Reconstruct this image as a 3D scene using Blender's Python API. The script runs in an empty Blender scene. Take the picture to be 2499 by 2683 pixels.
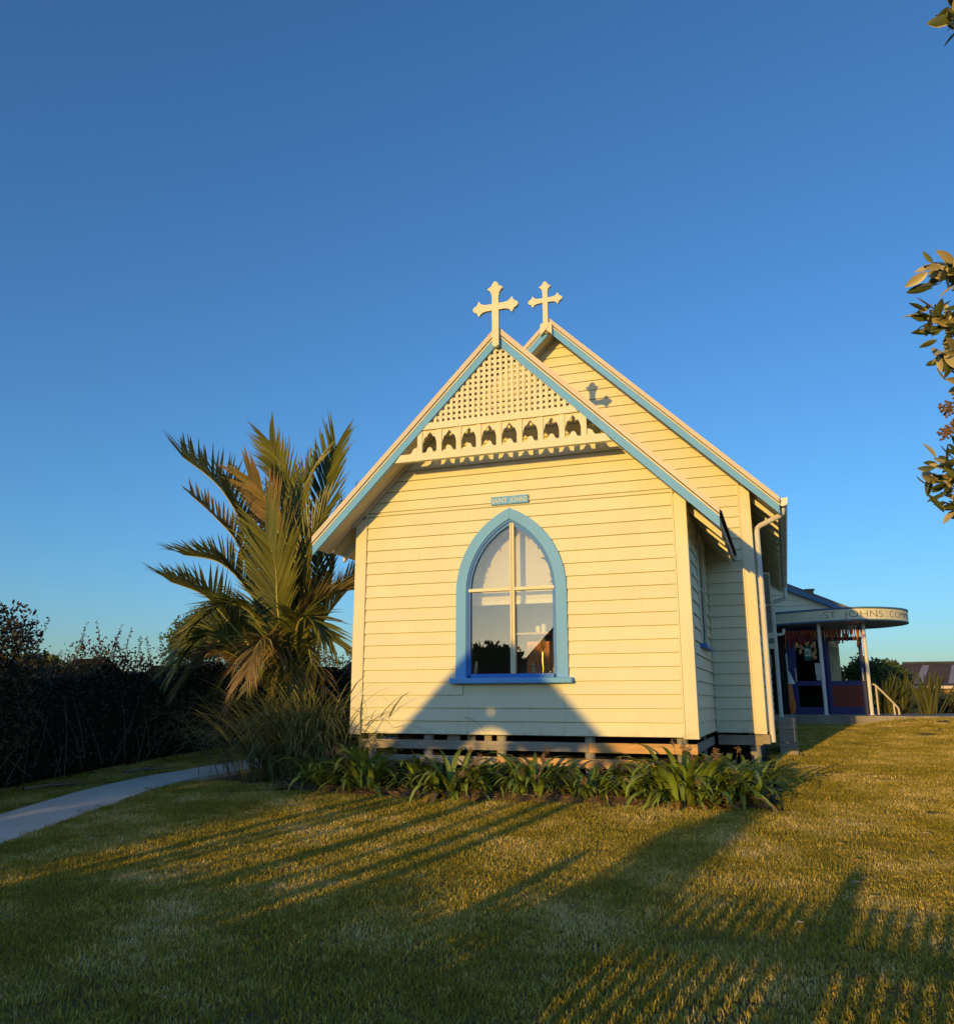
import bpy, math, random
import numpy as np
from mathutils import Vector, Matrix

# ------------------------------------------------------------------ camera, sky, sun, exposure
sc = bpy.context.scene
sc.render.resolution_x, sc.render.resolution_y = 953, 1024
CAM = Vector((3.0455, -9.5124, 0.401))
cam_data = bpy.data.cameras.new('camera')
cam = bpy.data.objects.new('camera', cam_data)
sc.collection.objects.link(cam)
cam.location = CAM
cam.rotation_euler = (math.pi / 2 + 0.2251, 0, 0.3512)
cam_data.sensor_fit = 'HORIZONTAL'
cam_data.sensor_width = 36.0
cam_data.lens = 36.0 * 2160.3 / 2499.0
cam_data.clip_end = 5000
sc.camera = cam

SUN_AZ, SUN_EL = math.radians(10.8), math.radians(5.6)
world = bpy.data.worlds.new('World')
sc.world = world
world.use_nodes = True
wn = world.node_tree
wn.nodes.clear()
w_out = wn.nodes.new('ShaderNodeOutputWorld')
w_bg = wn.nodes.new('ShaderNodeBackground')
w_sky = wn.nodes.new('ShaderNodeTexSky')
w_sky.sky_type = 'NISHITA'
w_sky.sun_disc = False
w_sky.sun_elevation = SUN_EL
w_sky.sun_rotation = math.pi + SUN_AZ
w_sky.altitude = 0
w_sky.air_density = 1.0
w_sky.dust_density = 0.6
w_sky.ozone_density = 4.4
w_bg.inputs['Strength'].default_value = 0.15
wn.links.new(w_sky.outputs['Color'], w_bg.inputs['Color'])
wn.links.new(w_bg.outputs['Background'], w_out.inputs['Surface'])

sun_data = bpy.data.lights.new('sun', 'SUN')
sun_data.energy = 2.0
sun_data.angle = math.radians(0.53)
sun_data.color = (1.0, 0.60, 0.13)
sun = bpy.data.objects.new('sun', sun_data)
sc.collection.objects.link(sun)
SUND = Vector((math.sin(SUN_AZ) * math.cos(SUN_EL), math.cos(SUN_AZ) * math.cos(SUN_EL), -math.sin(SUN_EL)))
sun.rotation_euler = SUND.to_track_quat('-Z', 'Y').to_euler()
sun.location = (-10, -40, 12)

sc.view_settings.view_transform = 'Standard'
sc.view_settings.look = 'None'
sc.view_settings.exposure = 0.90
sc.view_settings.gamma = 1.0
sc.view_settings.use_curve_mapping = False

sc.cycles.max_bounces = 6; sc.cycles.diffuse_bounces = 3; sc.cycles.glossy_bounces = 3; sc.cycles.transmission_bounces = 4; sc.cycles.transparent_max_bounces = 12

rnd = random.Random(7)
rng = np.random.default_rng(11)

# ------------------------------------------------------------------ helpers
def link(o, parent=None):
    sc.collection.objects.link(o)
    if parent is not None:
        o.parent = parent
    return o

def tag(o, label=None, cat=None, group=None, kind=None):
    if label: o['label'] = label
    if cat: o['category'] = cat
    if group: o['group'] = group
    if kind: o['kind'] = kind
    return o

def empty(name, loc=(0, 0, 0), parent=None):
    o = bpy.data.objects.new(name, None)
    o.location = loc
    o.empty_display_size = 0.2
    return link(o, parent)

class MB:
    def __init__(s):
        s.v = []; s.f = []; s.m = []
    def add(s, vs, fs, mi=0):
        b = len(s.v)
        s.v += [tuple(p) for p in vs]
        s.f += [tuple(i + b for i in f) for f in fs]
        s.m += [mi] * len(fs)
        return s
    def box(s, x0, x1, y0, y1, z0, z1, mi=0):
        return s.add([(x0, y0, z0), (x1, y0, z0), (x1, y1, z0), (x0, y1, z0), (x0, y0, z1), (x1, y0, z1), (x1, y1, z1), (x0, y1, z1)],
                     [(0, 3, 2, 1), (4, 5, 6, 7), (0, 1, 5, 4), (1, 2, 6, 5), (2, 3, 7, 6), (3, 0, 4, 7)], mi)
    def bev(s, x0, x1, y0, y1, z0, z1, b=0.004, mi=0):
        """box with its four vertical-axis edges and top/bottom edges softened"""
        def ring(z, i):
            return [(x0 + i, y0 + b, z), (x0 + b, y0 + i, z), (x1 - b, y0 + i, z), (x1 - i, y0 + b, z), (x1 - i, y1 - b, z), (x1 - b, y1 - i, z), (x0 + b, y1 - i, z), (x0 + i, y1 - b, z)]
        vs = ring(z0, b * .7) + ring(z0 + b, 0) + ring(z1 - b, 0) + ring(z1, b * .7)
        fs = [tuple(range(7, -1, -1)), tuple(range(24, 32))]
        for r in range(3):
            for i in range(8):
                j = (i + 1) % 8
                fs.append((r * 8 + i, r * 8 + j, r * 8 + 8 + j, r * 8 + 8 + i))
        return s.add(vs, fs, mi)
    def prism(s, poly, a0, a1, axis='y', mi=0):
        """poly in (x,z) extruded in y; or (y,z) extruded in x; or (x,y) extruded in z"""
        n = len(poly)
        mk = {'y': lambda p, a: (p[0], a, p[1]), 'x': lambda p, a: (a, p[0], p[1]), 'z': lambda p, a: (p[0], p[1], a)}[axis]
        vs = [mk(p, a0) for p in poly] + [mk(p, a1) for p in poly]
        fs = [tuple(range(n)), tuple(range(2 * n - 1, n - 1, -1))]
        for i in range(n):
            j = (i + 1) % n
            fs.append((i, i + n, j + n, j))
        return s.add(vs, fs, mi)
    def tube(s, pts, rad, n=8, mi=0, cap=True):
        pts = [Vector(p) for p in pts]
        if not isinstance(rad, (list, tuple)): rad = [rad] * len(pts)
        vs = []; ref = None
        for i, p in enumerate(pts):
            t = (pts[min(i + 1, len(pts) - 1)] - pts[max(i - 1, 0)]).normalized()
            if ref is None:
                ref = Vector((1, 0, 0)) if abs(t.x) < .8 else Vector((0, 1, 0))
            a = (ref - t * ref.dot(t)).normalized(); ref = a
            b = t.cross(a)
            for k in range(n):
                an = 2 * math.pi * k / n
                vs.append(p + (a * math.cos(an) + b * math.sin(an)) * rad[i])
        fs = []
        for i in range(len(pts) - 1):
            for k in range(n):
                l = (k + 1) % n
                fs.append((i * n + k, i * n + l, i * n + n + l, i * n + n + k))
        if cap:
            fs.append(tuple(range(n - 1, -1, -1))); fs.append(tuple(range((len(pts) - 1) * n, len(pts) * n)))
        return s.add(vs, fs, mi)
    def lathe(s, prof, cx=0, cy=0, n=16, mi=0):
        vs = []
        for r, z in prof:
            for k in range(n):
                an = 2 * math.pi * k / n
                vs.append((cx + r * math.cos(an), cy + r * math.sin(an), z))
        fs = []
        for i in range(len(prof) - 1):
            for k in range(n):
                l = (k + 1) % n
                fs.append((i * n + k, i * n + l, i * n + n + l, i * n + n + k))
        fs.append(tuple(range(n - 1, -1, -1))); fs.append(tuple(range((len(prof) - 1) * n, len(prof) * n)))
        return s.add(vs, fs, mi)
    def mesh(s, name, mats, smooth=False):
        me = bpy.data.meshes.new(name)
        me.from_pydata(s.v, [], s.f)
        if not isinstance(mats, (list, tuple)): mats = [mats]
        for m in mats: me.materials.append(m)
        if len(mats) > 1: me.polygons.foreach_set('material_index', s.m)
        if smooth: me.polygons.foreach_set('use_smooth', [True] * len(me.polygons))
        me.update()
        return me
    def obj(s, name, mats, parent=None, smooth=False, loc=None):
        o = bpy.data.objects.new(name, s.mesh(name, mats, smooth))
        if loc is not None: o.location = loc
        return link(o, parent)

def np_mesh(name, V, F, mat, smooth=False):
    """fast mesh from numpy: V (n,3), F (m,k) all same k"""
    me = bpy.data.meshes.new(name)
    k = F.shape[1]
    me.vertices.add(len(V)); me.vertices.foreach_set('co', np.ascontiguousarray(V, np.float32).ravel())
    me.loops.add(F.size); me.loops.foreach_set('vertex_index', np.ascontiguousarray(F, np.int32).ravel())
    me.polygons.add(len(F)); me.polygons.foreach_set('loop_start', np.arange(0, F.size, k, dtype=np.int32))
    me.polygons.foreach_set('loop_total', np.full(len(F), k, np.int32))
    if smooth: me.polygons.foreach_set('use_smooth', np.ones(len(F), bool))
    me.materials.append(mat)
    me.update(calc_edges=True); me.validate()
    return me

# ------------------------------------------------------------------ materials
def mat(name, col, rough=0.6, var=0.12, scale=6.0, bump=0.0, bscale=60.0, spec=0.3, col2=None, stretch=None, island=0.0, objrand=0.0, metal=0.0, back=None, trans=0.0, coarse=None):
    m = bpy.data.materials.new(name); m.use_nodes = True
    nt = m.node_tree; N = nt.nodes; L = nt.links
    p = N['Principled BSDF']
    p.inputs['Roughness'].default_value = rough
    p.inputs['Specular IOR Level'].default_value = spec
    p.inputs['Metallic'].default_value = metal
    tc = N.new('ShaderNodeTexCoord'); src = tc.outputs['Object']
    if stretch:
        mp = N.new('ShaderNodeMapping'); mp.inputs['Scale'].default_value = stretch
        L.new(src, mp.inputs['Vector']); src = mp.outputs['Vector']
    nz = N.new('ShaderNodeTexNoise'); nz.inputs['Scale'].default_value = scale; nz.inputs['Detail'].default_value = 6
    L.new(src, nz.inputs['Vector'])
    ramp = N.new('ShaderNodeMapRange'); ramp.inputs[1].default_value = .3; ramp.inputs[2].default_value = .7
    L.new(nz.outputs['Fac'], ramp.inputs[0])
    mix = N.new('ShaderNodeMix'); mix.data_type = 'RGBA'
    c = Vector(col)
    a = c * (1 - var); b = Vector(col2) if col2 else c * (1 + var)
    mix.inputs[6].default_value = (*a, 1); mix.inputs[7].default_value = (*[min(x, 1) for x in b], 1)
    L.new(ramp.outputs[0], mix.inputs[0])
    out = mix.outputs[2]
    def mul(fac_sock, amount):
        nonlocal out
        mr = N.new('ShaderNodeMapRange'); mr.inputs[3].default_value = 1 - amount; mr.inputs[4].default_value = 1 + amount
        L.new(fac_sock, mr.inputs[0])
        mm = N.new('ShaderNodeVectorMath'); mm.operation = 'SCALE'
        L.new(out, mm.inputs[0]); L.new(mr.outputs[0], mm.inputs['Scale']); out = mm.outputs[0]
    if island:
        g = N.new('ShaderNodeNewGeometry'); mul(g.outputs['Random Per Island'], island)
    if objrand:
        oi = N.new('ShaderNodeObjectInfo'); mul(oi.outputs['Random'], objrand)
    if back:
        g2 = N.new('ShaderNodeNewGeometry'); mb = N.new('ShaderNodeMix'); mb.data_type = 'RGBA'
        L.new(g2.outputs['Backfacing'], mb.inputs[0]); L.new(out, mb.inputs[6]); mb.inputs[7].default_value = (*back, 1); out = mb.outputs[2]
    L.new(out, p.inputs['Base Color'])
    if bump:
        bn = N.new('ShaderNodeTexNoise'); bn.inputs['Scale'].default_value = bscale; bn.inputs['Detail'].default_value = 4
        L.new(src, bn.inputs['Vector'])
        bp = N.new('ShaderNodeBump'); bp.inputs['Strength'].default_value = bump; bp.inputs['Distance'].default_value = 0.01
        L.new(bn.outputs['Fac'], bp.inputs['Height']); L.new(bp.outputs['Normal'], p.inputs['Normal'])
    if trans:
        tb = N.new('ShaderNodeBsdfTranslucent'); L.new(out, tb.inputs['Color'])
        ms = N.new('ShaderNodeMixShader'); ms.inputs[0].default_value = trans
        o = N['Material Output']
        L.new(p.outputs[0], ms.inputs[1]); L.new(tb.outputs[0], ms.inputs[2]); L.new(ms.outputs[0], o.inputs['Surface'])
    return m

def paint(name, col, dirt=(0.30, 0.25, 0.17), amt=0.5, rough=0.5, objrand=0.025):
    """old painted timber: faint mottling, vertical grime streaks, specks where paint has flaked"""
    m = mat(name, col, rough=rough, var=0.035, scale=2.5, bump=0.12, bscale=45, spec=0.35, objrand=objrand)
    nt = m.node_tree; N = nt.nodes; L = nt.links
    p = N['Principled BSDF']; src = p.inputs['Base Color'].links[0].from_socket
    g = N.new('ShaderNodeNewGeometry')
    mp = N.new('ShaderNodeMapping'); mp.inputs['Scale'].default_value = (14, 14, 1.6); L.new(g.outputs['Position'], mp.inputs['Vector'])
    n1 = N.new('ShaderNodeTexNoise'); n1.inputs['Scale'].default_value = 1.0; n1.inputs['Detail'].default_value = 8; L.new(mp.outputs[0], n1.inputs['Vector'])
    r1 = N.new('ShaderNodeMapRange'); r1.inputs[1].default_value = .60; r1.inputs[2].default_value = .80; r1.inputs[4].default_value = amt * .45; L.new(n1.outputs['Fac'], r1.inputs[0])
    n2 = N.new('ShaderNodeTexNoise'); n2.inputs['Scale'].default_value = 38; n2.inputs['Detail'].default_value = 5; L.new(g.outputs['Position'], n2.inputs['Vector'])
    r2 = N.new('ShaderNodeMapRange'); r2.inputs[1].default_value = .72; r2.inputs[2].default_value = .82; r2.inputs[4].default_value = amt; L.new(n2.outputs['Fac'], r2.inputs[0])
    mx = N.new('ShaderNodeMath'); mx.operation = 'MAXIMUM'; L.new(r1.outputs[0], mx.inputs[0]); L.new(r2.outputs[0], mx.inputs[1])
    sx = N.new('ShaderNodeSeparateXYZ'); L.new(g.outputs['Position'], sx.inputs[0])
    rz = N.new('ShaderNodeMapRange'); rz.inputs[1].default_value = .09; rz.inputs[2].default_value = -.02; L.new(sx.outputs['Z'], rz.inputs[0])
    n3 = N.new('ShaderNodeTexNoise'); n3.inputs['Scale'].default_value = 9; n3.inputs['Detail'].default_value = 9; n3.inputs['Roughness'].default_value = .75; L.new(g.outputs['Position'], n3.inputs['Vector'])
    r3 = N.new('ShaderNodeMapRange'); r3.inputs[1].default_value = .48; r3.inputs[2].default_value = .70; r3.inputs[4].default_value = .8; L.new(n3.outputs['Fac'], r3.inputs[0])
    m3 = N.new('ShaderNodeMath'); m3.operation = 'MULTIPLY'; L.new(rz.outputs[0], m3.inputs[0]); L.new(r3.outputs[0], m3.inputs[1])
    mx2 = N.new('ShaderNodeMath'); mx2.operation = 'MAXIMUM'; L.new(mx.outputs[0], mx2.inputs[0]); L.new(m3.outputs[0], mx2.inputs[1])
    mi = N.new('ShaderNodeMix'); mi.data_type = 'RGBA'; L.new(mx2.outputs[0], mi.inputs[0]); L.new(src, mi.inputs[6]); mi.inputs[7].default_value = (*dirt, 1)
    L.new(mi.outputs[2], p.inputs['Base Color'])
    return m

WHITE = paint('cream_white_paint', (0.74, 0.71, 0.50), amt=0.35)
TRIMW = paint('white_trim_paint', (0.75, 0.70, 0.51), amt=0.5)
CAPM = paint('beige_flashing_paint', (0.62, 0.54, 0.44), amt=0.2, rough=0.4)
BLUE = paint('sky_blue_paint', (0.12, 0.40, 0.80), dirt=(0.10, 0.26, 0.36), amt=0.9)
DBLUE = paint('deep_blue_paint', (0.03, 0.19, 0.60), dirt=(0.05, 0.12, 0.2), amt=0.4)
NAVY = paint('door_blue_paint', (0.013, 0.025, 0.15), dirt=(0.02, 0.03, 0.12), amt=0.4)
RED = paint('door_red_paint', (0.15, 0.012, 0.007), dirt=(0.12, 0.02, 0.01), amt=0.3)
TEAL = paint('faded_teal_paint', (0.06, 0.17, 0.30), dirt=(0.05, 0.1, 0.14), amt=0.5)
SOFFIT = paint('soffit_paint', (0.62, 0.54, 0.42), amt=0.5)
PIPE = mat('white_pipe', (0.72, 0.70, 0.66), rough=0.35, var=0.05, spec=0.5)
IRON = mat('dark_roofing_iron', (0.055, 0.06, 0.065), rough=0.45, var=0.3, scale=3, spec=0.5)
DARK = mat('dark_void', (0.02, 0.018, 0.016), rough=0.9, var=0.2)  # near-black: carries the shade of voids, also used for black fittings
GREYWOOD = mat('weathered_timber', (0.34, 0.30, 0.24), rough=0.8, var=0.2, scale=3, bump=0.4, bscale=30, stretch=(1, 8, 8), objrand=.08)
PINE = mat('new_pine_timber', (0.56, 0.33, 0.13), rough=0.65, var=0.22, scale=3, bump=0.25, bscale=30, stretch=(1.2, 12, 12), objrand=.06)
PILE = mat('concrete_pile', (0.32, 0.31, 0.27), rough=0.9, var=0.2, scale=8, bump=0.4)
CONC = mat('path_concrete', (0.80, 0.68, 0.54), rough=0.85, var=0.10, scale=1.6, bump=0.25, bscale=140)
SLAB = mat('old_concrete', (0.30, 0.27, 0.22), rough=0.9, var=0.3, scale=3, bump=0.5, bscale=40)
BARK = mat('bark', (0.10, 0.075, 0.05), rough=0.9, var=0.3, scale=10, bump=0.8, bscale=25, stretch=(3, 3, 1))
TWIG = mat('dead_twig', (0.24, 0.19, 0.13), rough=0.9, var=0.2)
PALM = mat('palm_leaflet', (0.13, 0.17, 0.03), rough=0.42, var=0.3, scale=1.2, spec=0.45, col2=(0.21, 0.20, 0.04), island=0.35, trans=0.15)
PALMY = mat('palm_leaflet_yellowing', (0.25, 0.22, 0.05), rough=0.45, var=0.3, scale=1.5, spec=0.4, col2=(0.36, 0.24, 0.10), island=0.3, trans=0.2)
PALMD = mat('palm_leaflet_dead', (0.30, 0.20, 0.10), rough=0.75, var=0.35, scale=2, island=0.4, col2=(0.44, 0.33, 0.17), trans=0.12)
RACHIS = mat('palm_rachis', (0.36, 0.34, 0.10), rough=0.5, var=0.25, scale=2)
PALMTR = mat('palm_trunk', (0.13, 0.10, 0.06), rough=0.9, var=0.3, scale=8, bump=0.8, bscale=14, stretch=(1, 1, 6))
GRASSB = mat('tall_grass_blade', (0.17, 0.22, 0.075), rough=0.5, var=0.25, scale=2, island=0.3, col2=(0.26, 0.27, 0.11), trans=0.2)
AGAP = mat('strap_leaf', (0.20, 0.28, 0.05), rough=0.38, var=0.25, scale=4, spec=0.5, objrand=0.3, trans=0.18)
AGAPY = mat('strap_leaf_yellow', (0.50, 0.36, 0.10), rough=0.55, var=0.3, scale=5, objrand=0.25, trans=0.15, col2=(0.30, 0.16, 0.06))
DRYST = mat('dry_flower_stalk', (0.26, 0.17, 0.10), rough=0.9, var=0.3, island=0.35)
LITTER = mat('leaf_litter', (0.16, 0.11, 0.06), rough=0.95, var=0.4, scale=9, bump=0.8, bscale=40)
HEDGE = mat('hedge_leaf', (0.045, 0.05, 0.022), rough=0.5, var=0.3, scale=1.5, island=0.5, col2=(0.085, 0.068, 0.032), trans=0.12)
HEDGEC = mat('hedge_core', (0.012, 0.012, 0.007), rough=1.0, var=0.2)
TREEL = mat('broadleaf', (0.075, 0.11, 0.025), rough=0.5, var=0.35, scale=0.8, island=0.45, trans=0.2)
FLAX = mat('flax_blade', (0.11, 0.14, 0.045), rough=0.4, var=0.3, scale=2, island=0.3, col2=(0.14, 0.14, 0.05), trans=0.12)
POHU = mat('leathery_leaf', (0.10, 0.12, 0.03), rough=0.4, var=0.25, scale=12, spec=0.5, objrand=0.25, back=(0.46, 0.38, 0.17), trans=0.08)
SEEDB = mat('dry_seed_head', (0.22, 0.14, 0.08), rough=0.95, var=0.3, scale=20, island=0.3)

def glass(name, refl=0.10, tint=(0.93, 0.95, 0.93), rough=0.0):
    m = bpy.data.materials.new(name); m.use_nodes = True
    nt = m.node_tree; N = nt.nodes; L = nt.links
    N.remove(N['Principled BSDF'])
    t = N.new('ShaderNodeBsdfTransparent'); t.inputs['Color'].default_value = (*tint, 1)
    g = N.new('ShaderNodeBsdfGlossy'); g.inputs['Roughness'].default_value = rough
    lw = N.new('ShaderNodeFresnel'); lw.inputs['IOR'].default_value = 1.5
    mr = N.new('ShaderNodeMapRange'); mr.inputs[1].default_value = 0.04; mr.inputs[3].default_value = refl
    L.new(lw.outputs[0], mr.inputs[0])
    ms = N.new('ShaderNodeMixShader'); L.new(mr.outputs[0], ms.inputs[0]); L.new(t.outputs[0], ms.inputs[1]); L.new(g.outputs[0], ms.inputs[2])
    L.new(ms.outputs[0], N['Material Output'].inputs['Surface'])
    return m
GLASS = glass('window_glass', 0.085)
DGLASS = glass('door_glass', 0.01)
FROST = mat('frosted_pane', (0.16, 0.20, 0.17), rough=0.25, var=0.7, scale=45, bump=0.9, bscale=40, spec=0.6)

# ------------------------------------------------------------------ ground
def gz(x, y):
    z = -0.63 + 0.053 * y
    if y > 8: z = -0.206 + 0.16 * (1 - math.exp(-(y - 8) * 0.053 / 0.16))
    if y < -16: z = -1.478 - 0.25 * (1 - math.exp(-(-16 - y) * 0.053 / 0.25))
    return z
def gzs(x, y):
    # gentle lumps of an old lawn
    u = min(1, max(0, (y - 8.4) / 2.3)); v = min(1, max(0, (x - 4.5) / 1.2))
    return gz(x, y) + .13 * u * u * (3 - 2 * u) * v * v * (3 - 2 * v) * (1 if y < 10.9 else 0) + 0.012 * math.sin(x * 1.3 + y * .7) + 0.010 * math.sin(x * .6 - y * 1.1 + 2)

SOIL = mat('lawn_soil', (0.13, 0.10, 0.035), rough=1.0, var=0.35, scale=1.4, bump=1.0, bscale=60, col2=(0.24, 0.18, 0.07))
xs = sorted(set([-400, -200, -100, -60, -40, -30, -24] + [i * .5 - 20 for i in range(81)] + [24, 30, 40, 60, 100, 200, 400]))
ys = sorted(set([-400, -200, -100, -60, -45, -35, -28, -24] + [i * .5 - 20 for i in range(81)] + [24, 30, 40, 60, 100, 200, 400]))
g = MB()
for y in ys:
    for x in xs: g.v.append((x, y, gzs(x, y) - .035 if abs(x) < 22 and abs(y) < 22 else gz(x, y) - .035))
nx = len(xs)
for j in range(len(ys) - 1):
    for i in range(nx - 1):
        g.f.append((j * nx + i, j * nx + i + 1, (j + 1) * nx + i + 1, (j + 1) * nx + i)); g.m.append(0)
ground = g.obj('ground', SOIL, smooth=True)
tag(ground, kind='structure')

# concrete path curving round the left of the lawn
PATH = [(-3.4, -8.5), (-3.75, -5.0), (-4.22, -3.0), (-4.52, -1.9), (-4.82, -0.9), (-4.93, 0.0), (-4.80, 0.8), (-4.55, 2.2), (-4.5, 6.0)]
def crom(P, n):
    P = [Vector(p) for p in P]; out = []
    for i in range(len(P) - 1):
        p0 = P[max(i - 1, 0)]; p1 = P[i]; p2 = P[i + 1]; p3 = P[min(i + 2, len(P) - 1)]
        for k in range(n):
            t = k / n
            out.append(.5 * ((2 * p1) + (p2 - p0) * t + (2 * p0 - 5 * p1 + 4 * p2 - p3) * t * t + (3 * p1 - p0 - 3 * p2 + p3) * t ** 3))
    out.append(P[-1]); return out
pc = crom(PATH, 6)
PATHW = 0.45
pm = MB(); rows = []
for i, p in enumerate(pc):
    t = (pc[min(i + 1, len(pc) - 1)] - pc[max(i - 1, 0)]).normalized(); n = Vector((t.y, -t.x))
    r = []
    for s, dz in ((-PATHW, -.06), (-PATHW, .018), (0, .024), (PATHW, .018), (PATHW, -.06)):
        q = p + n * s; r.append((q.x, q.y, gzs(q.x, q.y) + dz))
    rows.append(r)
for r in rows: pm.v += r
for i in range(len(rows) - 1):
    for k in range(4): pm.f.append((i * 5 + k, i * 5 + k + 1, i * 5 + 6 + k, i * 5 + 5 + k)); pm.m.append(0)
path = pm.obj('path', CONC); tag(path, kind='structure')

# raised concrete terrace by the hall entrance
PLZ = 0.075
tm = MB()
tm.prism([(2.75, 11.0), (4.4, 10.75), (5.2, 10.85), (7.2, 11.2), (14, 11.2), (14, 15.5), (2.75, 15.5)], -0.5, PLZ, 'z')
terrace = tm.obj('pavement', SLAB); tag(terrace, kind='structure')

# ------------------------------------------------------------------ lawn of mown grass (nobody could count it)
def in_bed(x, y):
    if -2.9 < x < 2.6 and -0.62 + 0.06 * math.sin(x * 3) < y < 0.2: return True
    if 2.0 < x < 2.95 and -0.4 < y < 1.4: return True
    if -4.6 < x < -2.2 and -0.15 < y < 3: return True
    return False
def path_d(x, y):
    return min(math.hypot(x - p.x, y - p.y) for p in pc)
lx0, lx1, ly0, ly1, st = -7.2, 8.4, -7.2, 11.3, 0.15
lm = MB(); dens = []
ni, nj = int((lx1 - lx0) / st), int((ly1 - ly0) / st)
vid = {}
def lv(i, j):
    k = (i, j)
    if k not in vid:
        x = lx0 + i * st; y = ly0 + j * st
        vid[k] = len(lm.v); lm.v.append((x, y, gzs(x, y) + .004))
    return vid[k]
ray_ok = lambda x, y: True
fwx, fwy = -math.sin(.3512), math.cos(.3512)
for j in range(nj):
    for i in range(ni):
        x = lx0 + (i + .5) * st; y = ly0 + (j + .5) * st
        if in_bed(x, y): continue
        if -2.1 < x < 2.74 and y > -0.1: continue
        if x < 2.9 and y > 2.3 and x > -2.9: continue
        if y > 10.75 and x > 2.7: continue
        if y < 7 and path_d(x, y) < PATHW + .04: continue
        dx, dy = x - CAM.x, y - CAM.y
        dep = dx * fwx + dy * fwy; lat = dx * fwy - dy * fwx
        if dep < 2.6 or abs(lat) > dep * .62 + .6: continue
        lm.f.append((lv(i, j), lv(i + 1, j), lv(i + 1, j + 1), lv(i, j + 1))); lm.m.append(0)
        dens.append(max(.6, min(1.0, (7.5 / dep) ** .6)))
lawn = lm.obj('lawn_grass', SOIL)
tag(lawn, 'short mown green and straw coloured lawn grass', None, None, 'stuff')
at = lawn.data.attributes.new('dens', 'FLOAT', 'FACE'); at.data.foreach_set('value', dens)

def grass_mat():
    m = bpy.data.materials.new('lawn_blade'); m.use_nodes = True
    nt = m.node_tree; N = nt.nodes; L = nt.links; p = N['Principled BSDF']
    p.inputs['Roughness'].default_value = .55; p.inputs['Specular IOR Level'].default_value = .25
    ge = N.new('ShaderNodeNewGeometry'); oi = N.new('ShaderNodeObjectInfo')
    n1 = N.new('ShaderNodeTexNoise'); n1.inputs['Scale'].default_value = 1.3; n1.inputs['Detail'].default_value = 9; n1.inputs['Roughness'].default_value = .78
    L.new(ge.outputs['Position'], n1.inputs['Vector'])
    r = N.new('ShaderNodeMapRange'); r.inputs[1].default_value = .40; r.inputs[2].default_value = .66; L.new(n1.outputs['Fac'], r.inputs[0])
    a = N.new('ShaderNodeMath'); a.operation = 'MULTIPLY_ADD'; a.inputs[1].default_value = .8; a.inputs[2].default_value = -.40; L.new(ge.outputs['Random Per Island'], a.inputs[0])
    b = N.new('ShaderNodeMath'); b.operation = 'ADD'; b.use_clamp = True; L.new(r.outputs[0], b.inputs[0]); L.new(a.outputs[0], b.inputs[1])
    cr = N.new('ShaderNodeValToRGB'); L.new(b.outputs[0], cr.inputs[0])
    e = cr.color_ramp.elements; e[0].position = 0; e[0].color = (.29, .245, .024, 1); e[1].position = 1; e[1].color = (.84, .66, .30, 1)
    k = e.new(.45); k.color = (.47, .385, .042, 1); k = e.new(.75); k.color = (.68, .52, .13, 1)
    L.new(cr.outputs[0], p.inputs['Base Color'])
    tb = N.new('ShaderNodeBsdfTranslucent'); L.new(cr.outputs[0], tb.inputs['Color'])
    ms = N.new('ShaderNodeMixShader'); ms.inputs[0].default_value = .12
    L.new(p.outputs[0], ms.inputs[1]); L.new(tb.outputs[0], ms.inputs[2]); L.new(ms.outputs[0], N['Material Output'].inputs['Surface'])
    return m
GRASS = grass_mat()
tuft_col = bpy.data.collections.new('grass_tufts')
for t in range(6):
    m = MB()
    for k in range(480 if t < 5 else 240):
        rr0 = .19 * math.sqrt(rnd.random()); ra = rnd.uniform(0, 6.283); bx, by = rr0 * math.cos(ra), rr0 * math.sin(ra)
        h = rnd.uniform(.006, .017) if rnd.random() < .88 else rnd.uniform(.017, .030); an = rnd.uniform(0, 6.283); w = rnd.uniform(.0016, .0034); le = rnd.uniform(.1, 1.6) * h
        if t == 5: h *= 1.4; w *= 1.2
        dx, dy = math.cos(an), math.sin(an)
        px, py = -dy * w, dx * w
        m.add([(bx - px, by - py, -.006), (bx + px, by + py, -.006), (bx + dx * le * .35 + px * .8, by + dy * le * .35 + py * .8, h * .6), (bx + dx * le * .35 - px * .8, by + dy * le * .35 - py * .8, h * .6), (bx + dx * le, by + dy * le, h)],
              [(0, 1, 2, 3), (3, 2, 4)])
    o = bpy.data.objects.new('grass_tuft', m.mesh('grass_tuft', GRASS)); tuft_col.objects.link(o)

ng = bpy.data.node_groups.new('lawn_scatter', 'GeometryNodeTree')
ng.interface.new_socket('Geometry', in_out='INPUT', socket_type='NodeSocketGeometry')
ng.interface.new_socket('Geometry', in_out='OUTPUT', socket_type='NodeSocketGeometry')
N = ng.nodes; L = ng.links
gi = N.new('NodeGroupInput'); go = N.new('NodeGroupOutput')
dp = N.new('GeometryNodeDistributePointsOnFaces'); na = N.new('GeometryNodeInputNamedAttribute'); na.data_type = 'FLOAT'; na.inputs['Name'].default_value = 'dens'
mu = N.new('ShaderNodeMath'); mu.operation = 'MULTIPLY'; mu.inputs[1].default_value = 26.0
dp.distribute_method = 'POISSON'; dp.inputs['Distance Min'].default_value = 0.125; dp.inputs['Density Max'].default_value = 220.0
mu.inputs[1].default_value = 1.0
L.new(gi.outputs[0], dp.inputs['Mesh']); L.new(na.outputs['Attribute'], mu.inputs[0]); L.new(mu.outputs[0], dp.inputs['Density Factor'])
ci = N.new('GeometryNodeCollectionInfo'); ci.inputs['Collection'].default_value = tuft_col; ci.inputs['Separate Children'].default_value = True; ci.inputs['Reset Children'].default_value = True
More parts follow.
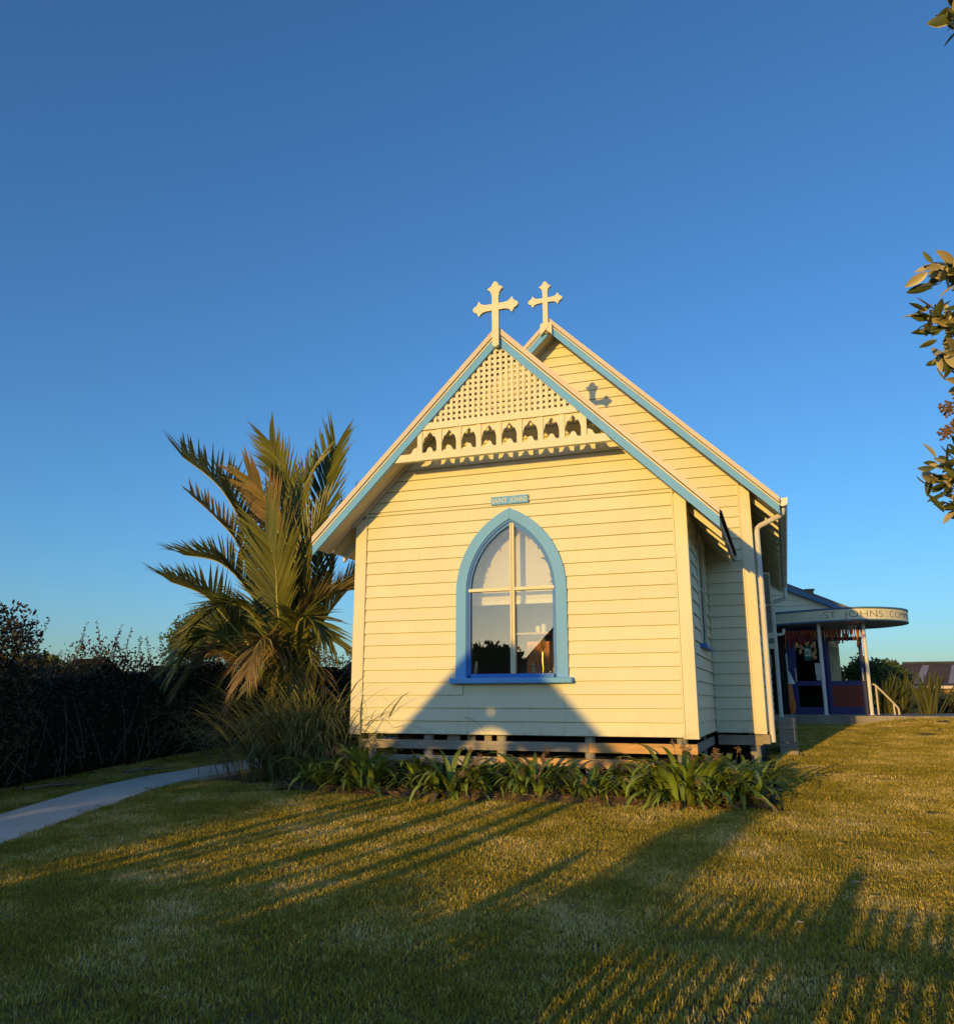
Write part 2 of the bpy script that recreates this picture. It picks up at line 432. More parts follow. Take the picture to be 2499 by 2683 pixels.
ip = N.new('GeometryNodeInstanceOnPoints'); ip.inputs['Pick Instance'].default_value = True
rr = N.new('FunctionNodeRandomValue'); rr.data_type = 'FLOAT_VECTOR'; rr.inputs[1].default_value = (0.03, 0.03, 6.283)
rs = N.new('FunctionNodeRandomValue'); rs.data_type = 'FLOAT'; rs.inputs[2].default_value = 0.8; rs.inputs[3].default_value = 1.25
L.new(dp.outputs['Points'], ip.inputs['Points']); L.new(ci.outputs[0], ip.inputs['Instance']); L.new(rr.outputs[0], ip.inputs['Rotation']); L.new(rs.outputs[1], ip.inputs['Scale'])
jn = N.new('GeometryNodeJoinGeometry'); L.new(gi.outputs[0], jn.inputs[0]); L.new(ip.outputs[0], jn.inputs[0]); L.new(jn.outputs[0], go.inputs[0])
md = lawn.modifiers.new('scatter', 'NODES'); md.node_group = ng

# ------------------------------------------------------------------ church
W2, OV, XE, ZE, ZA = 2.10, 0.467, 2.513, 2.4605, 4.975       # chancel: half width, overhang, eave x, cap top at eave, at apex
D, N2, NOV, NXE, NZE, NZA = 2.485, 2.74, 0.383, 3.151, 3.110, 6.262
BARGE = 0.243
church = empty('church', (0, 0, gz(0, 0)))
CH = church.location.copy()
tag(church, 'small cream weatherboard church with blue bargeboards and two crosses on its gables', 'church')
def C(o):            # keep world placement under the church empty
    o.location = -CH; return o
def cpart(mb, name, m, parent=None, smooth=False):
    o = mb.obj(name, m, parent if parent is not None else church, smooth)
    if parent is None: o.location = -CH
    return o

def arc_hw(z, hw, zsp, zap):
    """half width of a lancet arch at height z"""
    if z <= zsp: return hw
    if z >= zap: return 0.0
    r = zap - zsp; R = (hw * hw + r * r) / (2 * hw); c = R - hw
    return max(0.0, math.sqrt(max(R * R - (z - zsp) ** 2, 0)) - c)
def arch_pts(hw, zb, zsp, zap, n=14):
    """outline of one half from bottom to apex: list of (x,z), x>0"""
    r = zap - zsp; R = (hw * hw + r * r) / (2 * hw); c = R - hw; amax = math.asin(r / R)
    return [(hw, zb)] + [(R * math.cos(amax * i / n) - c, zsp + R * math.sin(amax * i / n)) for i in range(n)] + [(0.0, zap)]
ZSP = 1.70
OUT = (0.70, 0.665, ZSP, 2.730); MID = (0.62, 0.665, ZSP, 2.655); INN = (0.568, 0.665, ZSP, 2.594); GLS = (0.522, 0.715, ZSP, 2.52)

# --- chancel front wall (backing) and its weatherboards
m = MB()
for s in (-1, 1):
    prof = arch_pts(*INN)
    poly = [(s * W2, 0.012), (0, 0.012), (0, INN[1])] + [(s * x, z) for x, z in prof] + [(0, ZA - .12), (s * (W2 - .01), ZA - W2 - .11)]
    if s < 0: poly = poly[::-1]
    m.prism(poly, 0.0, 0.12, 'y')
wall_f = cpart(m, 'wall', WHITE); wall_f['label'] = 'cream weatherboard gable wall facing the lawn'
def board(poly4, y0, parent, lo=-0.027, hi=-0.010, gap=0.0085, mt=WHITE):
    """one lapped board: poly4 = bl, br, tr, tl in (x,z); thick at the foot, thin at the head"""
    (ax, az), (bx, bz), (cx, cz), (dx, dz) = poly4
    az += gap; bz += gap
    b = MB()
    r = .003
    b.add([(ax, y0 + lo + r, az), (bx, y0 + lo + r, az), (bx, y0 + lo, az + r), (ax, y0 + lo, az + r), (cx, y0 + hi, cz), (dx, y0 + hi, dz),
           (ax, y0 - .001, az), (bx, y0 - .001, az), (cx, y0 - .001, cz), (dx, y0 - .001, dz)],
          [(0, 1, 2, 3), (3, 2, 4, 5), (6, 7, 1, 0), (1, 7, 8, 4, 2), (0, 3, 5, 9, 6), (5, 4, 8, 9), (7, 6, 9, 8)])
    return b.obj('weatherboard', mt, parent)
rows = []
z = 0.0
while z < 2.74:
    rows.append((z, min(z + .153, 2.754))); z += .153
rows.append((2.756, 2.802))
z = 2.804
while z < 4.6:
    rows.append((z, z + .133)); z += .133
for z0, z1 in rows:
    def L_(z): return 1.962 if z < 2.7555 else min(2.08, ZA - .14 - z)
    l0, l1 = L_(z0), L_(z1)
    if z0 > 2.75 and l1 < .02: l1 = .02
    if l0 < .05: continue
    jit = rnd.uniform(-.001, .001)
    if z1 <= .60:
        cuts = [-.553 + jit, .635 + jit] if z1 < .5 else [-.553]
        e = [-l0] + cuts + [l0]
        for i in range(len(e) - 1):
            a = e[i] + (.0015 if i else 0); b_ = e[i + 1] - (.0015 if i < len(e) - 2 else 0)
            board([(a, z0), (b_, z0), (b_, z1), (a, z1)], 0, wall_f)
    elif z0 < MID[3] and z1 > .60:
        c0, c1 = arc_hw(max(z0, .7), *MID[:1], *MID[2:]), arc_hw(min(z1, MID[3] - .001), *MID[:1], *MID[2:])
        board([(-l0, z0), (-c0, z0), (-c1, z1), (-l1, z1)], 0, wall_f)
        board([(c0, z0), (l0, z0), (l1, z1), (c1, z1)], 0, wall_f)
    else:
        board([(-l0, z0), (l0, z0), (l1, z1), (-l1, z1)], 0, wall_f)
# corner boards
for s in (-1, 1):
    zt = ZA - W2 - .16
    m = MB(); xa, xb = sorted((s * 1.985, s * 2.128)); m.bev(xa, xb, -.034, -.002, -.008, zt + .02, .004); cpart(m, 'corner_board', TRIMW)
    m = MB(); xa, xb = sorted((s * 1.966, s * 1.983)); m.box(xa, xb, -.040, -.002, -.004, zt + .13); cpart(m, 'corner_fillet', TRIMW)
    m = MB(); xa, xb = sorted((s * 2.102, s * 2.130)); m.bev(xa, xb, 0.0, .115, -.008, zt, .004); cpart(m, 'corner_board', TRIMW)

# --- chancel side walls
def side_board(x0, s, ya, yb, z0, z1, parent, lo=.027, hi=.010, gap=.0085):
    b = MB()
    za = z0 + gap
    v = [(x0 + s * lo, ya, za), (x0 + s * lo, yb, za), (x0 + s * hi, yb, z1), (x0 + s * hi, ya, z1), (x0 + s * .001, ya, za), (x0 + s * .001, yb, za), (x0 + s * .001, yb, z1), (x0 + s * .001, ya, z1)]
    f = [(0, 1, 2, 3), (4, 5, 1, 0), (3, 2, 6, 7), (0, 3, 7, 4), (1, 5, 6, 2), (5, 4, 7, 6)]
    if s < 0: f = [t[::-1] for t in f]
    b.add(v, f)
    return b.obj('weatherboard', WHITE, parent)
SWY, SWH = 1.38, 0.36          # side lancet: centre y, half width
SWI = (SWH, 1.10, 1.95, 2.52)
for s in (-1, 1):
    m = MB()
    xa, xb = sorted((s * 1.98, s * 2.1))
    if s > 0:
        for t in (-1, 1):
            prof = arch_pts(*SWI, n=8)
            ye = .12 if t < 0 else D
            poly = [(ye, .012), (SWY, .012), (SWY, SWI[1])] + [(SWY + t * x, z) for x, z in prof] + [(SWY, 2.60), (ye, 2.60)]
            if t > 0: poly = poly[::-1]
            m.prism(poly, xa, xb, 'x')
    else: m.box(xa, xb, .12, D, .012, 2.60)
    w = cpart(m, 'wall', WHITE)
    z = 0.0
    while z < 2.5:
        z1 = z + .153
        if s > 0 and 1.10 < z1 and z < 2.52:
            c = max(arc_hw(max(z, 1.1), SWH + .02, SWI[2], SWI[3] + .03), arc_hw(min(z1, 2.54), SWH + .02, SWI[2], SWI[3] + .03))
            side_board(s * 2.1, s, .117, SWY - c, z, z1, w); side_board(s * 2.1, s, SWY + c, D - .01, z, z1, w)
        else: side_board(s * 2.1, s, .117, D - .01, z, z1, w)
        z = z1
# side lancet window
pr_o = arch_pts(SWH + .06, 1.08, 1.95, 2.60, 8); pr_i = arch_pts(SWH, 1.08, 1.95, 2.52, 8)
band = [(SWY - x, z) for x, z in pr_o] + [(SWY + x, z) for x, z in pr_o[::-1][1:]] + [(SWY + x, z) for x, z in pr_i] + [(SWY - x, z) for x, z in pr_i[::-1][1:]]
m = MB(); m.prism(band, 2.088, 2.135, 'x'); sw = cpart(m, 'window', TRIMW); sw['label'] = 'narrow white framed lancet window in the side wall'
m = MB(); m.bev(2.09, 2.19, SWY - .48, SWY + .48, 1.03, 1.078, .006); m.obj('sill', DBLUE, sw)
m = MB(); m.box(2.07, 2.11, SWY - .018, SWY + .018, 1.09, 2.5); m.box(2.07, 2.11, SWY - SWH, SWY - .02, 1.80, 1.83); m.box(2.07, 2.11, SWY + .02, SWY + SWH, 1.80, 1.83); m.obj('glazing_bar', TRIMW, sw)
pl = arch_pts(SWH, 1.085, 1.95, 2.52, 8); m = MB(); m.prism([(SWY - x, z) for x, z in pl] + [(SWY + x, z) for x, z in pl[::-1][1:]], 2.055, 2.061, 'x'); m.obj('pane', GLASS, sw)

# --- roofs
def corrugated(xe, ze, za, y0, y1, s, pitch=.076, amp=.009):
    """iron sheet running down one slope"""
    n = int((y1 - y0) / pitch * 4)
    V = []; F = []
    for k in range(2):
        x = 0 if k == 0 else xe + .03
        zz = za - .035 - x * (za - ze) / xe
        for i in range(n + 1):
            y = y0 + (y1 - y0) * i / n
            V.append((s * x, y, zz + amp * math.sin(2 * math.pi * (y - y0) / pitch)))
    for i in range(n):
        q = (i, i + 1, n + 2 + i, n + 1 + i)
        F.append(q if s < 0 else q[::-1])
    return V, F
def roof(xe, ze, za, y0, y1, ov, name_lab, yw, skirt=0.0):
    m = MB()
    for s in (-1, 1):
        V, F = corrugated(xe, ze, za, y0 + .02, y1, s); m.add(V, F)
    r = cpart(m, 'roof', IRON); r['label'] = name_lab
    # sarking boards under the iron: gable overhang strips plus the rest
    for s in (-1, 1):
        k = (za - ze) / xe
        edges = [y0 + .035] + [y0 + .035 + (yw - y0 - .035) * i / 3 for i in (1, 2)] + [yw - .003]
        for i in range(3):
            b = MB(); a_, b_ = edges[i] + .003, edges[i + 1] - .003
            t0, t1 = .155, .135
            poly = [(0, za - t0), (s * xe, ze - t0), (s * xe, ze - t1), (0, za - t1)]
            if s < 0: poly = poly[::-1]
            b.prism(poly, a_, b_, 'y'); b.obj('soffit_board', SOFFIT, r)
        b = MB(); poly = [(0, za - .150), (s * (xe - .01), ze - .150 + .01 * k), (s * (xe - .01), ze - .06 + .01 * k), (0, za - .06)]
        if s < 0: poly = poly[::-1]
        b.prism(poly, yw + .02, y1, 'y'); b.obj('sarking', SOFFIT, r)
        # moulding where gable wall meets soffit
        b = MB(); poly = [(s * .02, za - .20), (s * xe * .86, za - .20 - xe * .86 * k), (s * xe * .86, za - .157 - xe * .86 * k), (s * .02, za - .157)]
        if s < 0: poly = poly[::-1]
        b.prism(poly, yw - .075, yw - .028, 'y'); b.obj('soffit_moulding', SOFFIT, r)
        # blue bargeboard, cream strip, beige capping
        def rake(t_hi, t_lo, ya, yb, nm, mt, xin=0.0, xex=0.0):
            b = MB(); X = xe + xex
            zx = lambda x: za - x * k
            poly = [(s * xin, zx(xin) - t_lo), (s * X, zx(X) - t_lo), (s * X, zx(X) - t_hi), (s * xin, zx(xin) - t_hi)]
            if s < 0: poly = poly[::-1]
            b.prism(poly, ya, yb, 'y'); return b.obj(nm, mt, r)
        rake(.122, BARGE, y0, y0 + .032, 'barge_board', BLUE)
        rake(.098, .1205, y0 - .006, y0 + .03, 'barge_strip', TRIMW, xex=.003)
        rake(0, .084, y0 - .022, y0 + .05, 'barge_cap', CAPM, xex=.006)
    # ridge cap
    b = MB(); b.prism([(-.12, za - .115), (0, za + .004), (.12, za - .115), (.12, za - .135), (0, za - .016), (-.12, za - .135)][::-1], y0 + .05, y1, 'y'); b.obj('ridge_cap', CAPM, r)
    return r
roof_c = roof(XE, ZE, ZA, -OV, D + .02, OV, 'lower chancel roof of dark corrugated iron', 0.0)
roof_n = roof(NXE, NZE, NZA, D - NOV, 11.4, NOV, 'higher nave roof of dark corrugated iron', D)
# rafter tails under the eaves
for s in (-1, 1):
    for (wx, xe, ze, za, ylist, rf) in ((W2, XE, ZE, ZA, [.28, .78, 1.28, 1.78, 2.2], roof_c), (N2, NXE, NZE, NZA, [D + .3 + .6 * i for i in range(15)], roof_n)):
        for y in ylist:
            b = MB(); k = (za - ze) / xe
            xi = wx - .02; xo = xe - .03
            zz = lambda x: za - x * k - .152
            poly = [(s * xi, zz(xi) - .115), (s * xo, zz(xo) - .10), (s * xo, zz(xo)), (s * xi, zz(xi))]
            if s < 0: poly = poly[::-1]
            b.prism(poly, y, y + .045, 'y'); b.obj('rafter', TRIMW, rf)

# --- crosses
def cross_obj(cx, cy, zc, S, zbot, lab, base=None):
    """fleury cross: arms end in three-lobed points; zc = crossing height"""
    w = .042 * S
    def arm(dx, dz, Lg):      # outline of one arm going outward, returns points on its + side then - side
        px, pz = -dz, dx
        prof = [(w / S * 1.05, w / S * 1.05), (.12, .043), (.17, .052), (.205, .075), (.218, .101), (.232, .098), (.245, .072), (.258, .048), (.28, .040), (.30, .024), (.312, 0)]
        f = Lg / .312
        pts = [(a * f if i else a, b) for i, (a, b) in enumerate(prof)]
        return [(cx + (dx * a + px * b) * S, zc + (dz * a + pz * b) * S) for a, b in pts] + [(cx + (dx * a - px * b) * S, zc + (dz * a - pz * b) * S) for a, b in pts[-2::-1]]
    up = arm(0, 1, .348); rt = arm(1, 0, .30); lf = arm(-1, 0, .30)
    # walk: start bottom left, up-left... order counter clockwise seen from -y (x right, z up)
    poly = [(cx - w, zbot + .03), (cx, zbot), (cx + w, zbot + .03)]
    poly += rt[::-1][:]
    poly += up[::-1]
    poly += lf[::-1]
    m = MB(); m.prism(poly, cy - .022, cy + .022, 'y')
    c = cpart(m, 'cross', TRIMW); c['label'] = lab
    if base:
        b = MB(); x0, x1, z0, z1 = base
        b.prism([(x0, z0 + .0), (cx, z0 + .09), (x1, z0), (x1, z1 - .02), (cx + .05, z1), (cx - .05, z1), (x0, z1 - .02)], cy - .012, cy + .034, 'y'); b.obj('cross_base', TRIMW, c)
    return c
c1 = cross_obj(0.0, -OV - .052, 5.205, 1.0, 4.665, 'front cross of flaking white timber on the chancel gable')
c2 = cross_obj(-.045, D - NOV - .052, 6.549, .93, 6.05, 'rear white cross on the nave gable', base=(-.135, .05, 5.965, 6.17))
for cc, y in ((c1, -OV), (c2, D - NOV)):      # bracket block tying the foot to the barge
    zt = 4.86 if cc is c1 else 6.14
    x = 0 if cc is c1 else -.045
    m = MB(); m.box(x - .03, x + .03, y - .031, y + .03, zt - .14, zt); m.obj('fixing_block', GREYWOOD, cc)

# --- open timber screen in the front gable: lattice above, fretwork arcade below
YS = -OV + .035
m = MB(); m.prism([(-.99, 3.732), (.99, 3.732), (.93, 3.812), (-.93, 3.812)], YS - .028, YS + .03, 'y')
m.prism([(-1.0, 3.722), (1.0, 3.722), (.99, 3.7315), (-.99, 3.7315)], YS - .036, YS + .03, 'y')
lat = cpart(m, 'gable_lattice', TRIMW); lat['label'] = 'square hole lattice panel filling the top of the gable'
P_, SW_ = .0725, .0385
lim = lambda z: ZA - .19 - z
k = -13
while k <= 13:
    xc = -.006 + (k + .5) * P_
    top = lim(abs(xc) - 0) ; top = ZA - .19 - abs(xc)
    if top > 3.84:
        a, b_ = xc - SW_ / 2, xc + SW_ / 2
        ta, tb = ZA - .19 - abs(a), ZA - .19 - abs(b_)
        b = MB(); b.prism([(a, 3.8135), (b_, 3.8135), (b_, max(tb, 3.82)), (a, max(ta, 3.82))], YS - .006, YS + .004, 'y'); b.obj('lattice_slat', TRIMW, lat)
    k += 1
z = 3.84 - .0725 / 2 + P_
while z < 4.74:
    h = lim(z + SW_ / 2)
    h0 = lim(z - SW_ / 2)
    if h > .01:
        b = MB(); b.prism([(-h0, z - SW_ / 2), (h0, z - SW_ / 2), (h, z + SW_ / 2), (-h, z + SW_ / 2)], YS + .0042, YS + .014, 'y'); b.obj('lattice_slat', TRIMW, lat)
    z += P_
m = MB(); m.prism([(-1.37, 3.338), (1.37, 3.338), (1.30, 3.424), (-1.30, 3.424)], YS - .028, YS + .03, 'y')
m.prism([(-1.375, 3.326), (1.375, 3.326), (1.37, 3.3375), (-1.37, 3.3375)], YS - .036, YS + .03, 'y')
fret = cpart(m, 'gable_fretwork', TRIMW); fret['label'] = 'fretwork arcade of small pointed arches under the lattice'
PX = [-1.303 + .2622 * i for i in range(11)]
PX = [.006 + .2622 * i for i in range(-4, 5)]
for x in PX:
    b = MB(); b.bev(x - .0345, x + .0345, YS - .016, YS + .018, 3.4245, 3.7215, .003); b.obj('fretwork_post', TRIMW, fret)
bays = [(PX[i] + .0345, PX[i + 1] - .0345) for i in range(8)]
half = [(.098, 0), (.090, .0), (.090, .028), (.082, .033), (.079, .058), (.068, .080), (.052, .090), (.040, .092), (.037, .104), (.026, .120), (.012, .134), (.0, .152)]
for i, (a, b_) in enumerate([(PX[0] - .2277, PX[0] - .0345)] + bays + [(PX[-1] + .0345, PX[-1] + .2277)]):
    c = (a + b_) / 2; w = (b_ - a) / 2
    if i in (0, 9):
        continue
    zb = 3.7215 - .172
    pts = [(c - w, zb)] + [(c - min(x, w - .006) , zb + z) for x, z in half[1:]] + [(c + min(x, w - .006), zb + z) for x, z in half[::-1][1:-1]] + [(c + w, zb), (c + w, 3.7213), (c - w, 3.7213)]
    b = MB(); b.prism(pts, YS - .002, YS + .012, 'y'); b.obj('arch_plate', TRIMW, fret)
    hump = [(-.085, 0), (.085, 0), (.06, .008), (.042, .020), (.036, .044), (.022, .066), (0, .076), (-.022, .066), (-.036, .044), (-.042, .020), (-.06, .008)]
    b = MB(); b.prism([(c + x, 3.4245 + z) for x, z in hump], YS - .002, YS + .012, 'y'); b.obj('cusp', TRIMW, fret)
for s in (-1, 1):      # quarter plates at the ends
    c = PX[0] - .131 if s < 0 else PX[-1] + .131
    hump = [(-s * .09, 0), (s * .02, 0), (s * .0, .012), (-s * .02, .03), (-s * .03, .058), (-s * .05, .075), (-s * .09, .088)]
    if s > 0: hump = hump[::-1]
    b = MB(); b.prism([(c + x, 3.4245 + z) for x, z in hump], YS - .002, YS + .012, 'y'); b.obj('cusp', TRIMW, fret)

# --- pointed front window
def band_poly(o, i):
    a = arch_pts(*o); b = arch_pts(*i)
    return [(-x, z) for x, z in a] + [(x, z) for x, z in a[::-1][1:]] + [(x, z) for x, z in b] + [(-x, z) for x, z in b[::-1][1:]]
m = MB()
for s in (-1, 1):
    a = arch_pts(*OUT); b = arch_pts(*INN)
    poly = [(s * x, z) for x, z in a] + [(s * x, z) for x, z in b[::-1]]
    if s > 0: poly = poly[::-1]
    # split at the mitre, one millimetre open
    poly = [(x if abs(x) > .001 else s * .001, z) for x, z in poly]
    m.prism(poly, -.046, .0, 'y')
win = cpart(m, 'window', BLUE); win['label'] = 'tall pointed window with sky blue surround and four panes'
SASH = (0.5675, 0.667, ZSP, 2.5935)
m = MB(); bp = band_poly(SASH, GLS)
m.prism(bp[::-1], -.012, .06, 'y'); m.box(-.5215, .5215, -.012, .06, .667, .7145); m.obj('sash_frame', DBLUE, win)
BEAD = (0.5665, 0.668, ZSP, 2.592); BEADI = (0.546, 0.668, ZSP, 2.56)
m = MB(); m.prism(band_poly(BEAD, BEADI)[::-1], -.030, -.0125, 'y'); m.obj('sash_bead', DBLUE, win)
m = MB(); m.bev(-.757, .757, -.115, -.002, .600, .664, .008); m.obj('sill', DBLUE if False else BLUE, win)
xm = .024
m = MB()
for x0, x1, y in ((xm - .029, xm - .008, -.030), (xm - .008, xm + .008, -.020), (xm + .008, xm + .029, -.030)):
    m.bev(x0, x1, y, .035, .709, 2.545, .004)
m.obj('glazing_bar', TRIMW, win)
m = MB(); m.bev(-.545, xm - .0295, -.026, .034, 1.705, 1.745, .006); m.bev(xm + .0295, .565, -.026, .034, 1.705, 1.745, .006); m.obj('glazing_bar', TRIMW, win)
gl = arch_pts(*GLS)
def clip_half(s, lo, hi):
    pts = [(x, z) for x, z in gl if lo <= z <= hi]
    if s > 0:
        o = [(xm + .0295, lo)] + ([(GLS[0], lo)] if not any(abs(z - lo) < 1e-6 for _, z in pts) else []) + [(x, z) for x, z in pts if x > xm + .03] + [(xm + .0295, min(hi, 2.48))]
    else:
        o = [(xm - .0295, lo)] + ([(-GLS[0], lo)] if not any(abs(z - lo) < 1e-6 for _, z in pts) else []) + [(-x, z) for x, z in pts if x > .0] + [(xm - .0295, min(hi, 2.50))]
        o = o[::-1]
    return o
for s in (-1, 1):
    for lo, hi in ((.715, 1.7045), (1.7455, 2.52)):
        if hi < 1.71:
            a = (xm + .0295) if s > 0 else -GLS[0]; b_ = GLS[0] if s > 0 else xm - .0295
            poly = [(a, lo), (b_, lo), (b_, hi), (a, hi)]
        else:
            poly = clip_half(s, lo, hi)
        b = MB(); b.prism(poly, .018, .022, 'y'); b.obj('pane', GLASS, win)

# --- room behind the window
INW = mat('interior_wall', (0.30, 0.27, 0.22), rough=.8, var=.1)
m = MB()
m.box(-1.97, 1.97, 2.30, 2.36, .05, 3.2); m.box(-1.975, -1.93, .125, 2.30, .05, 2.6); m.box(1.93, 1.975, .125, SWY - .5, .05, 2.6); m.box(1.93, 1.975, SWY + .5, 2.30, .05, 2.6); m.box(-1.92, 1.92, .125, 2.29, .0, .045); m.box(-1.92, 1.92, .125, 2.29, 2.72, 2.76)
cpart(m, 'interior_lining', INW)
m = MB(); m.bev(-.62, .62, .066, .30, .672, .702, .006); cpart(m, 'window_ledge', mat('ledge_wood', (.16, .09, .05), var=.2, stretch=(1, 8, 8)))

# --- nave front gable wall
m = MB(); m.prism([(-N2, -.01), (N2, -.01), (N2, NZA - N2 - .10), (0, NZA - .12), (-N2, NZA - N2 - .10)], D, D + .12, 'y')
wall_n = cpart(m, 'wall', WHITE)
z = -.028
while z < NZA - .35:
    z1 = z + .156
    def LN(z): return 2.602 if z < 3.30 else min(2.72, NZA - .16 - z)
    def IN(z):
        r = ZA - .02 - z          # above the chancel roof slope
        return max(0.0, r) if z > ZE - .05 else 2.126
    l0, l1 = LN(z), LN(z1); i0, i1 = IN(z), IN(z1)
    if z < ZE < z1: i1 = i0
    if l0 > .05 and l1 > 0:
        if i0 <= 0.02:
            board([(-l0, z), (l0, z), (l1, z1), (-l1, z1)], D, wall_n)
        else:
            i1 = max(i1, .005); 
            if l0 > i0 and l1 > i1:
                board([(i0, z), (l0, z), (l1, z1), (i1, z1)], D, wall_n); board([(-l0, z), (-i0, z), (-i1, z1), (-l1, z1)], D, wall_n)
    z = z1
for s in (-1, 1):
    zt = NZA - N2 - .16
    xa, xb = sorted((s * 2.628, s * 2.768)); m = MB(); m.bev(xa, xb, D - .034, D - .002, -.035, zt + .02, .004); cpart(m, 'corner_board', TRIMW)
    xa, xb = sorted((s * 2.606, s * 2.626)); m = MB(); m.box(xa, xb, D - .040, D - .002, -.03, zt + .1); cpart(m, 'corner_fillet', TRIMW)
    xa, xb = sorted((s * 2.742, s * 2.77)); m = MB(); m.bev(xa, xb, D, D + .11, -.035, zt, .004); cpart(m, 'corner_board', TRIMW)
    # long side walls
    xa, xb = sorted((s * 2.62, s * 2.74)); m = MB()
    m.box(xa, xb, D + .121, 11.2, -.01, 3.30); w = cpart(m, 'wall', WHITE)
    z = -.028
    while z < 3.2:
        if s > 0 and 1.22 < z + .156 and z < 2.50:
            for a, b_ in ((D + .112, 4.32), (5.06, 5.56), (6.30, 11.2)): side_board(s * 2.74, s, a, b_, z, z + .156, w)
        else: side_board(s * 2.74, s, D + .112, 11.2, z, z + .156, w)
        z += .156
# rear wall of the nave
m = MB(); m.prism([(-2.61, -.01), (2.61, -.01), (2.61, 3.3), (0, NZA - .3), (-2.61, 3.3)], 11.08, 11.195, 'y'); cpart(m, 'wall', WHITE)
# side windows of the nave: sashes standing open at right angles to the wall
for yc, zl, zh in ((4.69, 1.40, 2.49), (5.93, 1.30, 2.35)):
    m = MB()
    m.box(2.741, 2.775, yc - .37, yc - .31, zl - .08, zh + .05); m.box(2.741, 2.775, yc + .31, yc + .37, zl - .08, zh + .05); m.box(2.741, 2.775, yc - .309, yc + .309, zh, zh + .05)
    w = cpart(m, 'window', TRIMW); w['label'] = 'side window with a frosted sash standing open'
    m = MB(); m.bev(2.742, 2.83, yc - .42, yc + .42, zl - .125, zl - .082, .006); m.obj('sill', DBLUE, w)
    m = MB(); m.box(2.742, 2.747, yc - .308, yc + .308, zl - .08, zh); m.obj('opening', DARK, w)  # near-black sheet on the solid wall, standing in for the unlit inside
    ys_ = yc + .31 - .02; x0, x1 = 2.778, 2.935
    m = MB(); m.box(x0, x0 + .022, ys_ - .015, ys_ + .015, zl, zh); m.box(x1 - .022, x1, ys_ - .015, ys_ + .015, zl, zh); m.box(x0 + .0221, x1 - .0221, ys_ - .015, ys_ + .015, zl, zl + .09); m.box(x0 + .0221, x1 - .0221, ys_ - .015, ys_ + .015, zh - .03, zh)
    m.box(x0 + .0221, x1 - .0221, ys_ - .012, ys_ + .012, (zl + zh) / 2 - .005, (zl + zh) / 2 + .008)
    m.obj('open_sash', TRIMW, w)
    m = MB(); m.box(x0 + .02, x1 - .02, ys_ - .003, ys_ + .003, zl + .08, zh - .025); m.obj('pane', FROST, w)
    m = MB(); m.box(2.79, 2.85, yc - .25, yc - .12, zl - .34, zl - .14); m.obj('stay_box', GREYWOOD, w)

# gutter and downpipes of the nave
def gutter(x, z, ya, yb, s=1):
    pts = [(x - s * .06, z + .055), (x - s * .06, z - .02), (x - s * .045, z - .05), (x, z - .062), (x + s * .045, z - .05), (x + s * .062, z - .02), (x + s * .066, z + .060), (x + s * .060, z + .062), (x + s * .055, z - .018), (x + s * .04, z - .043), (x, z - .054), (x - s * .04, z - .043), (x - s * .054, z - .018), (x - s * .054, z + .055)]
    m = MB(); m.prism(pts if s < 0 else pts[::-1], ya, yb, 'y')
    for y in (ya + .001, yb - .004): m.prism([(x - s * .059, z + .05), (x - s * .05, z - .03), (x, z - .06), (x + s * .05, z - .03), (x + s * .063, z + .055)], y, y + .003, 'y')
    y = ya + 2.2
    while y < yb: m.box(x - .06, x + .068, y, y + .02, z - .068, z - .06); y += 2.2
    return m
for s in (-1, 1):
    cpart(gutter(s * (NXE + .045), 3.045, D - NOV + .06, 11.4, s), 'gutter', PIPE)
def pipe(pts, r, name='downpipe'):
    m = MB(); P = [Vector(p) for p in pts]; Q = [P[0]]
    for i in range(1, len(P) - 1):
        a = P[i] + (P[i - 1] - P[i]).normalized() * .06; b = P[i] + (P[i + 1] - P[i]).normalized() * .06
        Q += [a, (a + b + P[i] * 2) / 4, b]
    Q.append(P[-1]); m.tube(Q, r, 12)
    for i in range(len(P) - 1):
        if (P[i + 1] - P[i]).length > 1.5:
            c = P[i].lerp(P[i + 1], .38); d = (P[i + 1] - P[i]).normalized()
            m.tube([c - d * .02, c + d * .02], r * 1.14, 12)
    return cpart(m, name, PIPE, smooth=False)
pipe([(3.19, 2.30, 3.0), (3.19, 2.30, 2.90), (2.83, 2.56, 2.79), (2.83, 2.56, -.14)], .037)
pipe([(3.19, 10.9, 3.0), (3.19, 10.9, 2.72), (2.90, 10.95, 2.64), (2.90, 10.95, -.05)], .045)
pipe([(3.10, 10.95, 2.02), (3.10, 10.95, 1.90), (2.93, 10.95, 1.885)], .03)

# --- foundation: piles and base boards
for x in (-1.86, -1.1, -.16, .90, 1.93):
    m = MB(); m.tube([(x, .10, gz(x, 0) - .2), (x, .10, -.002)], .062, 12); cpart(m, 'pile', PILE)
for x, y in ((2.6, 2.6), (2.6, 4.6), (2.6, 6.6), (2.6, 8.6), (-2.6, 2.6), (-2.6, 6.6), (2.0, 1.4)):
    m = MB(); m.tube([(x, y, gz(x, y) - .2), (x, y, -.03)], .07, 10); cpart(m, 'pile', PILE)
def base_board(x0, x1, y, z0, z1, mt, th=.025):
    m = MB(); m.bev(x0, x1, y - th, y, z0, z1, .003); cpart(m, 'base_board', mt)
base_board(-2.02, -1.10, .036, -.168, -.062, GREYWOOD); base_board(-1.097, .90, .036, -.168, -.064, GREYWOOD); base_board(.903, 2.10, .036, -.172, -.064, PINE)
base_board(-2.0, -.2, .036, -.345, -.24, GREYWOOD); base_board(-.197, 1.75, .036, -.345, -.24, PINE)
